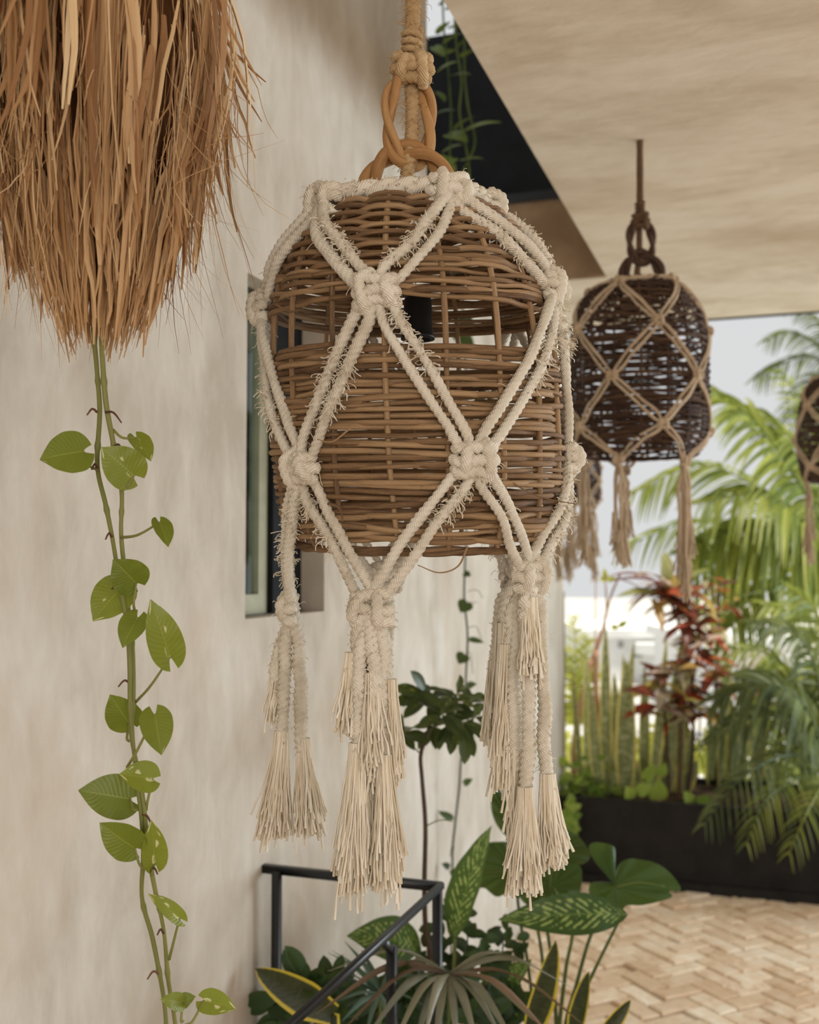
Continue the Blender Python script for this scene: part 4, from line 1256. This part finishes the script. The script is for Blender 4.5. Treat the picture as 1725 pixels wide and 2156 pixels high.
# dark small-leaved bush at the railing corner
DB = 2.95; UB = DB / FPX
bs = thing('small_leaf_bush', 'dark bush with small rounded leaves at the foot of the schefflera', 'bush', ground(P(960, 2150, DB)))
ovm = leaflet_mesh('leaf', 'oval', M['dark_leaf'], 1, .55)
heads = [(925, 1945), (960, 1935), (985, 1960), (1020, 1965), (1060, 1975), (1085, 1990), (950, 1985), (900, 1990), (930, 2020), (985, 2020), (1030, 2020), (880, 2030), (960, 2050), (1000, 2060), (905, 2070)]
for hx_, hy_ in heads:
    C = P(hx_, hy_, DB + rng.normal() * .05)
    m = MB(); g_ = ground(P(960 + (hx_ - 960) * .3, 2200, DB), .30)
    stalk(m, [C, (C + g_) / 2 + RT * (hx_ - 960) * UB * .2, g_], 1.6 * UB, 3 * UB, 5, 10); m.build('twig', M['trunk_dark'], bs)
    for j in range(6):
        a = rng.random() * 6.28
        dv = RT * math.cos(a) + ZU * math.sin(a) * .8 + FH * rng.normal() * .5
        L = (26 + rng.random() * 20) * UB
        inst('leaf', ovm, frame_matrix(C + rng.normal(size=3) * .012, dv, TOCAM + ZU * .7 + rng.normal(size=3) * .4, L, L), bs)

# fan palms along the bottom edge
def fan_palm(name, label, hub, tips, wpx, d, mat, droop, spread):
    u = d / FPX
    H = P(*hub, d)
    t = thing(name, label, 'palm', ground(P(hub[0], 2200, d)))
    m = MB(); g_ = ground(H + FH * .05, .30)
    stalk(m, [H, (H + g_) / 2 + FH * .02, g_], 3 * u, 5 * u, 6, 14); st = m.build('leaf_stalk', M['petiole'], t)
    n = 12
    for i, (tx, ty, dd, mt) in enumerate(tips):
        T = P(tx, ty, d + dd)
        up = ZU * droop * np.linalg.norm(T - H)
        pth = cr(np.array([H, H + (T - H) * .45 + up, T]), n)[None]
        tt = np.linspace(0, 1, n)
        w_ = wpx * u * np.clip(np.minimum(.35 + tt * 2.2, 1.25 - tt ** 1.6 * 1.18), .06, 1)[None]
        m = MB(); multi_ribbon(m, pth, w_, (RT * .8 + FH * .5 * (1 if i % 2 else -1) + ZU * rng.normal() * .2)[None], .25)
        m.build('leaflet', mt or mat, t)
FB = M['fan_brown']
fan_palm('fan_palm', 'grey-green fan palm leaf arching across the bottom of the photo', (945, 2050), [
    (690, 2045, -.1, None), (665, 2135, -.15, FB), (715, 2175, -.2, FB), (760, 2200, -.2, None), (815, 2230, -.22, None), (860, 2240, -.15, None), (912, 2235, -.1, None), (965, 2240, -.12, None), (1010, 2215, -.1, None), (1060, 2190, -.1, None), (1125, 2150, -.05, None), (1170, 2190, -.1, FB), (1245, 2170, 0, FB), (1215, 2085, .05, None), (1140, 2035, .1, None), (800, 2048, .1, None), (1095, 2215, -.15, None), (890, 2200, -.2, None)], 19, 2.45, M['fan'], .17, 0)
fan_palm('fan_palm', 'blue-green fan palm with narrow leaflets below the sloping handrail', (800, 2090), [
    (676, 2040, 0, None), (690, 2005, .05, None), (697, 2000, 0, None), (726, 1982, .05, None), (760, 1998, .1, None), (688, 2062, 0, None), (705, 2110, -.05, None), (720, 2150, -.1, None), (770, 2180, -.1, None), (830, 2190, -.1, None), (850, 2010, .1, None), (870, 2050, .1, None), (900, 2120, .05, None), (745, 2030, .05, None), (690, 2150, -.05, None), (640, 2060, 0, None)], 13, 2.62, M['fan_blue'], .09, 0)

# dark leafy mass low in the corner
lb = thing('low_corner_shrub', 'low dark green shrub behind the bottom of the railing', 'bush', ground(P(640, 2200, 2.78)))
for c in [(600, 2110), (625, 2085), (660, 2130), (700, 2120), (650, 2070), (690, 2080), (740, 2110), (780, 2130), (830, 2110), (870, 2130), (900, 2140), (950, 2120), (1000, 2140), (1040, 2120), (1060, 2150), (720, 2150), (600, 2150), (1080, 2100), (680, 2155), (760, 2155), (840, 2150), (920, 2100), (980, 2090), (860, 2080), (790, 2080), (1020, 2070)]:
    C = P(*c, 2.62 + rng.normal() * .02 + .26 * (c[0] > 700))
    m = MB(); g_ = ground(C + RT * .02, .30)
    stalk(m, [C, (C + g_) / 2, g_], .002, .004, 5, 6); m.build('twig', M['trunk_dark'], lb)
    for j in range(8):
        a = rng.random() * 6.28
        L = (40 + rng.random() * 34) * UB
        inst('leaf', ovm, frame_matrix(C + rng.normal(size=3) * .014, RT * math.cos(a) + ZU * math.sin(a) + FH * rng.normal() * .4, TOCAM + ZU * .5 + rng.normal(size=3) * .4, L, L * .9), lb)

# snake plants
ZG = .35
swm = leaflet_mesh('blade', 'sword', M['snake'], 1, 1, .3, .0, 14, 4)
swd = leaflet_mesh('blade', 'sword', M['snake_dark'], 1, 1, .3, .0, 14, 4)
def snake(name, label, bl, d, me, base_y, zb, group=None):
    u = d / FPX
    cx = sum(b[0][0] for b in bl) / len(bl)
    t = thing(name, label, 'snake plant', ground(P(cx, base_y, d), zb), group)
    for i, (b, tp_, w_) in enumerate(bl):
        dd = d + rng.normal() * .04
        B, T = P(*b, dd), P(*tp_, dd + rng.normal() * .03)
        if zb > ZG and B[2] > zb: B = B + (B - T) * ((B[2] - zb + .01) / max(T[2] - B[2], .05))
        L = np.linalg.norm(T - B)
        inst('blade', me, frame_matrix(B, T - B, TOCAM + RT * rng.normal() * .35, L, w_ * u * 1.75), t)
        if zb <= ZG and B[2] > zb:
            m = MB(); stalk(m, [B, (B + ground(B, zb)) / 2 + RT * .01, ground(B + RT * .03, zb - .01)], w_ * u * .22, w_ * u * .26, 6, 8); m.build('sheath', M['snake_dark'], t)
ZG = .35
snake('snake_plant', 'dark snake plant blade with yellow edges pointing left by the railing post', [((705, 2135), (537, 2040), 46)], 2.60, swd, 2200, .30)
snake('snake_plant', 'dark yellow-edged snake plant standing in front of the paved floor', [((1112, 2190), (1170, 1980), 42), ((1262, 2190), (1328, 2105), 22), ((1205, 2190), (1240, 2045), 24)], 2.75, swd, 2200, .30)

# ================================================================== plants of the garden planter
ZS = PT - .03
G = 'snake plants in the black garden planter'
snake('snake_plant', 'tall banded snake plant nearest the wall end in the black planter', [((1276, 1670), (1275, 1312), 15), ((1309, 1680), (1293, 1415), 17), ((1318, 1682), (1320, 1388), 26), ((1300, 1660), (1336, 1348), 13), ((1330, 1680), (1312, 1376), 14), ((1240, 1640), (1234, 1368), 14), ((1263, 1660), (1242, 1438), 16), ((1296, 1680), (1280, 1520), 10), ((1224, 1640), (1205, 1400), 10)], 6.36, swm, 1690, ZS, G)
snake('snake_plant', 'snake plant in the middle of the planter under the red croton', [((1358, 1690), (1358, 1400), 15), ((1372, 1690), (1404, 1340), 15), ((1395, 1690), (1437, 1338), 16), ((1430, 1690), (1443, 1330), 12), ((1380, 1690), (1345, 1560), 14), ((1395, 1690), (1425, 1490), 24), ((1352, 1690), (1325, 1560), 12), ((1420, 1690), (1470, 1600), 22), ((1410, 1690), (1400, 1570), 22), ((1440, 1690), (1455, 1540), 18)], 6.42, swm, 1690, ZS, G)
snake('snake_plant', 'bright yellow-edged snake plant in front of the white houses', [((1520, 1690), (1527, 1332), 24), ((1560, 1690), (1567, 1372), 16), ((1590, 1690), (1618, 1420), 14), ((1545, 1690), (1540, 1470), 20), ((1500, 1690), (1495, 1500), 18), ((1605, 1690), (1580, 1520), 14)], 6.60, swm, 1690, ZS, G)
sd_ = M['twig']
tw = thing('bare_plumeria', 'bare pinkish plumeria stems rising behind the snake plants by the wall end', 'plant', ground(P(1255, 1680, 6.5), ZS))
for pts, r in (([(1212, 1690), (1210, 1560), (1228, 1460), (1246, 1390)], 7), ([(1262, 1700), (1262, 1560), (1255, 1440), (1256, 1370)], 8), ([(1228, 1680), (1238, 1600), (1262, 1540)], 6), ([(1256, 1370), (1266, 1340), (1285, 1260), (1308, 1205)], 3), ([(1254, 1400), (1254, 1300), (1255, 1198)], 1.6), ([(1278, 1290), (1276, 1240), (1272, 1200)], 2), ([(1300, 1216), (1330, 1228), (1350, 1240)], 1.6), ([(1246, 1390), (1262, 1340), (1276, 1310)], 3)):
    m = MB(); p3 = [P(x, y, 6.5) for x, y in pts]
    if pts[0][1] > 1670: p3 = [ground(p3[0], ZS - .01)] + p3
    stalk(m, p3, r * 6.5 / FPX, r * .7 * 6.5 / FPX, 7, 24); m.build('branch', sd_, tw)
for b, t_ in (((1275, 1222), (1272, 1196)), ((1276, 1222), (1262, 1218)), ((1276, 1222), (1300, 1218)), ((1302, 1320), (1322, 1308)), ((1286, 1320), (1304, 1322))):
    m = MB(); leaf(m, P(*b, 6.5), P(*t_, 6.5), TOCAM + ZU * .3, 12 * 6.5 / FPX, 'lance', 4, 6); m.build('leaf', M['palm_yellow'], tw)

# crotons
crm = leaflet_mesh('leaf', 'lance', M['croton'], 1, .24, .25, .10)
def croton(label, heads, d, stems):
    u = d / FPX
    t = thing('croton', label, 'shrub', ground(P(stems[0][0][0], 1690, d), ZS), 'crotons in the garden planter')
    for s_ in stems:
        p3 = [P(x, y, d) for x, y in s_]; p3 = [ground(p3[0], ZS - .01)] + p3
        m = MB(); stalk(m, p3, 5 * u, 3 * u, 6, 20); m.build('stem', M['trunk_dark'], t)
    for (x, y), k, lp in heads:
        C = P(x, y, d)
        for j in range(k):
            a = rng.random() * 6.28
            dv = RT * math.cos(a) + FH * math.sin(a) + ZU * (rng.normal() * .45 - .15)
            L = lp * u * (.6 + .6 * rng.random())
            inst('leaf', crm, frame_matrix(C + rng.normal(size=3) * .03 + ZU * rng.normal() * .03, dv, ZU + TOCAM * .4 + rng.normal(size=3) * .3, L, L * (.8 + .5 * rng.random())), t)
croton('tall croton with red and orange leaves above the snake plants', [((1395, 1245), 26, 96), ((1435, 1262), 20, 80), ((1450, 1310), 22, 76), ((1478, 1340), 22, 76), ((1470, 1290), 14, 70)], 6.48, [[(1425, 1680), (1430, 1500), (1440, 1350), (1405, 1250)], [(1440, 1680), (1450, 1500), (1475, 1345)]])
croton('low croton with dark red and yellow leaves in the planter', [((1450, 1400), 22, 80), ((1415, 1440), 22, 84), ((1480, 1430), 18, 76), ((1400, 1490), 20, 80), ((1455, 1490), 18, 74), ((1500, 1420), 12, 66)], 6.34, [[(1430, 1690), (1435, 1560), (1425, 1445)], [(1445, 1690), (1460, 1560), (1455, 1405)], [(1410, 1690), (1405, 1580), (1400, 1485)]])
croton('pink and orange croton at the foot of the palms', [((1640, 1450), 14, 50), ((1610, 1470), 12, 46), ((1680, 1460), 12, 48), ((1500, 1240), 12, 44), ((1530, 1265), 10, 40)], 6.62, [[(1640, 1690), (1645, 1560), (1640, 1455)], [(1510, 1690), (1508, 1450), (1515, 1250)]])

# ground cover spilling at the planter's left end
gc = thing('ground_cover', 'bright green trailing ground cover spilling over the left end of the planter', 'plant', ground(P(1200, 1690, 6.3), ZS))
hm_ = leaflet_mesh('leaf', 'heart', M['ground_leaf'], 1, .85, .15, .05)
for i in range(150):
    x = 1160 + rng.random() * 150; y = 1690 - abs(rng.normal()) * 44 - (35 if x < 1215 else 0) * rng.random()
    C = P(x, y, 6.2 + rng.random() * .35); a = rng.random() * 6.28
    L = (14 + rng.random() * 16) * 6.3 / FPX
    inst('leaf', hm_, frame_matrix(C, RT * math.cos(a) + FH * math.sin(a) + ZU * rng.normal() * .4, ZU + TOCAM * .8 + rng.normal(size=3) * .4, L, L), gc)
for i in range(40):
    x = 1155 + rng.random() * 55; y = 1690 + rng.random() * 60
    C = P(x, y, 6.02 + rng.random() * .05); a = rng.random() * 6.28
    L = (14 + rng.random() * 14) * 6.1 / FPX
    inst('leaf', hm_, frame_matrix(C, RT * math.cos(a) + ZU * (math.sin(a) - .4), TOCAM + ZU * .6 + rng.normal(size=3) * .3, L, L), gc)
m = MB()
for i in range(14):
    x = 1160 + rng.random() * 140
    tube(m, cr(np.array([P(x, 1692, 6.25), P(x + rng.normal() * 14, 1650, 6.25), P(x + rng.normal() * 30, 1600 + rng.random() * 40, 6.3)]), 8), .003, 4)
m.build('trailing_stems', M['petiole'], gc, kind='stuff')
ps = thing('trailing_pothos', 'pothos with a pale leaf and a long runner over the front of the planter', 'plant', ground(P(1400, 1690, 6.2), ZS))
m = MB(); tube(m, cr(np.array([P(1385, 1685, 6.2), P(1395, 1700, 6.06), P(1425, 1722, 6.03), P(1475, 1732, 6.03), P(1530, 1722, 6.05)]), 30), 4 * 6.1 / FPX, 6); m.build('runner', M['twig'], ps)
for b, t_, w_ in (((1385, 1680), (1388, 1640), 40), ((1330, 1680), (1318, 1655), 30), ((1345, 1668), (1372, 1650), 28), ((1470, 1690), (1505, 1680), 24), ((1360, 1640), (1378, 1608), 26), ((1390, 1630), (1402, 1606), 24), ((1455, 1690), (1440, 1665), 26)):
    m = MB(); leaf(m, P(*b, 6.12), P(*t_, 6.08), TOCAM + ZU * .4, w_ * 6.1 / FPX, 'heart', 6, 8, .12, .05, .15); m.build('leaf', M['ground_leaf'], ps)

# palms
def frond(t, pts, d, nl, llen, lw, mat, droop=.5, dz=(0, 0, 0), upv=None, stem_r=4.0, swing=.9):
    p = cr(np.array([P(x, y, d + dd) for (x, y), dd in zip(pts, dz)]), 60)
    u = d / FPX
    m = MB()
    tube(m, p, np.linspace(stem_r, stem_r * .3, 60) * u, 6, rnd=.9)
    idx = np.linspace(6, 58, nl).astype(int)
    T = nrm(np.gradient(p, axis=0))
    upv = ZU * .6 + TOCAM * .5 if upv is None else upv
    all_p, all_w, all_s = [], [], []
    for s_ in (-1, 1):
        for q_, i in enumerate(idx):
            f = (i - 6) / 52
            sd = nrm(np.cross(T[i], upv)) * s_
            L = llen * u * (math.sin(math.pi * (.18 + .74 * f)) ** .7) * (.9 + .2 * rng.random())
            dv = nrm(sd * swing + T[i] * (.45 + .6 * f) + rng.normal(size=3) * .06)
            tt = np.linspace(0, 1, 6)[:, None]
            all_p.append(p[i] + dv * L * tt - ZU * droop * L * tt ** 2)
            all_w.append(lw * u * np.clip(np.minimum(.5 + tt[:, 0] * 2.5, 1.1 - tt[:, 0] ** 2), .08, 1))
            all_s.append(nrm(np.cross(dv, upv * .5 + rng.normal(size=3) * .35)))
    multi_ribbon(m, np.array(all_p), np.array(all_w), np.array(all_s), .2)
    return m.build('frond', mat, t)
pA = thing('coconut_palm', 'large green palm whose broad fronds hang behind the dark lamps', 'palm', ground(P(1860, 1640, 7.6), -.06), 'palms in the garden')
m = MB(); g_ = ground(P(1860, 1640, 7.6), -.07); tpz = P(1800, 1240, 7.6)
stalk(m, [g_, (g_ + tpz) / 2 + RT * .1, tpz], .09, .06, 10, 20); m.build('trunk', M['trunk'], pA)
for pts, dz, nl, ll, lw, mt, dr in (
    ([(1800, 1230), (1710, 1060), (1600, 900), (1490, 815)], (0, -.2, -.4, -.5), 60, 170, 13, 'palm', .45),
    ([(1800, 1230), (1720, 1000), (1640, 900), (1540, 850)], (0, -.1, -.2, -.2), 52, 130, 12, 'palm', .5),
    ([(1800, 1240), (1700, 1150), (1590, 1110), (1450, 1150)], (0, -.3, -.5, -.6), 56, 130, 12, 'palm', .6),
    ([(1800, 1240), (1720, 1230), (1620, 1240), (1540, 1320)], (0, -.3, -.5, -.6), 46, 110, 10, 'palm', .6),
    ([(1800, 1235), (1720, 1120), (1600, 1040), (1470, 1060)], (0, -.3, -.6, -.7), 46, 140, 11, 'palm', .55),
    ([(1800, 1240), (1700, 1180), (1560, 1150), (1440, 1240)], (0, -.2, -.4, -.5), 42, 120, 10, 'palm', .6),
    ([(1800, 1240), (1740, 1000), (1700, 860), (1640, 780)], (0, .2, .3, .4), 34, 110, 8, 'palm', .4),
    ([(1800, 1240), (1660, 1190), (1540, 1220), (1480, 1330)], (0, .4, .6, .8), 40, 110, 9, 'palm_yellow', .5),
    ([(1800, 1240), (1640, 1060), (1480, 980), (1330, 1040)], (0, .5, .8, .9), 46, 130, 10, 'palm', .55),
    ([(1800, 1240), (1620, 1130), (1450, 1100), (1300, 1160)], (0, .8, 1.2, 1.3), 44, 110, 9, 'palm', .5),
    ([(1800, 1240), (1880, 1020), (1960, 940), (2060, 960)], (0, 0, 0, 0), 36, 120, 10, 'palm', .5)):
    frond(pA, pts, 7.6, nl, ll, lw, M[mt], dr, dz)
pB = thing('distant_palm', 'distant palm with thin fronds against the white sky at the right edge', 'palm', ground(P(1800, 1500, 11), -.06), 'palms in the garden')
m = MB(); g_ = ground(P(1800, 1500, 11), -.07); tpz = P(1770, 780, 11)
stalk(m, [g_, (g_ + tpz) / 2 + RT * .2, tpz], .14, .09, 10, 20); m.build('trunk', M['trunk'], pB)
for pts in ([(1770, 780), (1710, 720), (1660, 700), (1610, 720)], [(1770, 780), (1700, 750), (1640, 770), (1590, 800)], [(1770, 780), (1720, 790), (1680, 840), (1660, 890)], [(1770, 780), (1740, 700), (1700, 660), (1670, 660)], [(1770, 780), (1740, 830), (1710, 900), (1705, 960)], [(1770, 780), (1830, 720), (1880, 760), (1900, 820)]):
    frond(pB, pts, 11, 26, 62, 5, M['palm_dark'], .5, (0, 0, 0, 0), None, 3)
pC = thing('areca_palm', 'areca palm drooping over the right end of the planter', 'palm', ground(P(1720, 1690, 6.35), ZS), 'palms in the garden')
for j in range(7):
    b_ = P(1690 + j * 14, 1700, 6.35)
    m = MB(); stalk(m, [ground(b_, ZS - .01), b_ + ZU * .35, b_ + ZU * .6 + RT * .05 * (j - 3)], .014, .009, 6, 10); m.build('cane', M['petiole'], pC)
for pts, dz, nl, ll, lw, mt, dr in (
    ([(1740, 1600), (1690, 1480), (1610, 1440), (1500, 1480)], (0, -.2, -.3, -.3), 44, 110, 9, 'palm_dark', .45),
    ([(1740, 1600), (1720, 1500), (1660, 1430), (1560, 1420)], (0, 0, 0, 0), 40, 100, 8, 'palm', .5),
    ([(1740, 1600), (1730, 1380), (1690, 1300), (1600, 1270)], (0, .2, .3, .3), 40, 110, 9, 'palm', .5),
    ([(1740, 1600), (1680, 1530), (1590, 1510), (1480, 1580)], (0, -.2, -.3, -.3), 34, 95, 7, 'palm_dark', .55),
    ([(1740, 1620), (1660, 1590), (1560, 1640), (1480, 1740)], (0, -.4, -.66, -.72), 30, 74, 5, 'palm_dark', .6),
    ([(1740, 1640), (1680, 1640), (1610, 1690), (1570, 1780)], (0, -.45, -.7, -.75), 26, 66, 5, 'palm', .6),
    ([(1750, 1640), (1735, 1650), (1700, 1710), (1660, 1800)], (0, -.45, -.75, -.8), 24, 66, 5, 'palm', .5),
    ([(1740, 1600), (1720, 1420), (1670, 1330), (1580, 1310)], (0, 0, -.1, -.1), 40, 100, 8, 'palm_dark', .5),
    ([(1740, 1600), (1740, 1400), (1720, 1290), (1650, 1230)], (0, .1, .1, .1), 38, 100, 8, 'palm', .45),
    ([(1740, 1600), (1690, 1440), (1600, 1370), (1490, 1370)], (0, .1, .1, .1), 38, 85, 7, 'palm', .55),
    ([(1740, 1600), (1700, 1560), (1640, 1580), (1600, 1660)], (0, .15, .2, .2), 30, 85, 7, 'palm', .6),
    ([(1740, 1600), (1800, 1440), (1860, 1400), (1940, 1450)], (0, 0, 0, 0), 30, 100, 8, 'palm', .5)):
    frond(pC, pts, 6.35, nl, ll, lw, M[mt], dr, dz)
pD = thing('yellow_palm', 'pale yellow-green palm tuft beyond the wire fence beside the wall end', 'palm', ground(P(1215, 1640, 8.2), -.06), 'palms in the garden')
m = MB(); g_ = ground(P(1215, 1640, 8.2), -.07); stalk(m, [g_, P(1216, 1560, 8.2), P(1218, 1500, 8.2)], .03, .02, 7, 8); m.build('trunk', M['trunk'], pD)
for pts in ([(1218, 1520), (1215, 1400), (1208, 1300)], [(1218, 1520), (1225, 1420), (1238, 1340)], [(1218, 1520), (1200, 1440), (1190, 1370)], [(1218, 1520), (1236, 1450), (1255, 1400)], [(1218, 1530), (1205, 1500), (1192, 1490)], [(1218, 1530), (1245, 1490), (1270, 1480)]):
    frond(pD, pts, 8.2, 22, 50, 6, M['palm_yellow'], .3, (0, 0, 0), None, 3)

# hedges of the garden
def hedge(name, label, cx, x0, x1, y0, y1, d, k, lpx, mat, zb=-.06, dep=.5):
    u = d / FPX
    t = thing(name, label, 'hedge', ground(P(cx, y1, d), zb))
    m = MB()
    n = k
    x = x0 + (x1 - x0) * rng.random(n); hgt = 1 - .35 * np.abs(np.sin(x / 37.0)) - .2 * rng.random(n)
    y = y1 - (y1 - y0) * rng.random(n) ** .8 * hgt
    c = np.array([P(a, b, d + rng.normal() * dep) for a, b in zip(x, y)])
    c[:, 2] = np.maximum(c[:, 2], zb + .03)
    dv = nrm(rng.normal(size=(n, 3)) + A(0, 0, .3)); L = lpx * u * (.6 + .8 * rng.random(n))
    tt = np.linspace(0, 1, 4)
    pts = c[:, None] + dv[:, None] * (L[:, None] * tt)[..., None] - ZU * (L[:, None] * tt ** 2 * .3)[..., None]
    wd = (L * .34)[:, None] * np.array([.3, 1, .85, .08])[None]
    multi_ribbon(m, pts, wd, nrm(rng.normal(size=(n, 3))), .2)
    m.build('foliage', mat, t, kind='stuff')
    m = MB()
    for j in range(10):
        b_ = ground(P(x0 + (x1 - x0) * (j + .5) / 10, y1, d), zb - .01)
        stalk(m, [b_, b_ + ZU * .3 + RT * rng.normal() * .05, b_ + A(rng.normal() * .1, 0, .8)], .016, .006, 5, 8)
    m.build('stems', M['trunk_dark'], t, kind='stuff')
hedge('garden_hedge', 'leafy hedge behind the palms on the right of the garden', 1700, 1560, 1960, 1330, 1640, 8.6, 1500, 34, M['palm'])
hedge('garden_hedge', 'low sunlit yellow-green hedge behind the snake plants', 1330, 1190, 1520, 1500, 1640, 8.0, 900, 26, M['palm_yellow'])
# greenery outside the little window
oh = thing('window_palm', 'palm seen through the narrow window in the stucco wall', 'palm', A(-3.0, 4.6, -.06), 'palms in the garden')
m = MB(); stalk(m, [A(-3.0, 4.6, -.07), A(-3.0, 4.6, .6), A(-2.95, 4.6, 1.2)], .07, .05, 8, 10); m.build('trunk', M['trunk'], oh)
for x, y in ((500, 760), (560, 820), (520, 900), (470, 980), (600, 900), (540, 1060), (590, 1120), (500, 1150)):
    e_ = P(x, y, 5.2)
    b_ = A(-2.95, 4.6, 1.2)
    mdl = (b_ + e_) / 2 + ZU * .15
    pr = [project(v) for v in (b_, mdl, e_)]
    m = MB()
    frond(oh, pr, 5.3, 26, 120, 10, M['palm_dark'], .5, (0, 0, 0), None, 4)
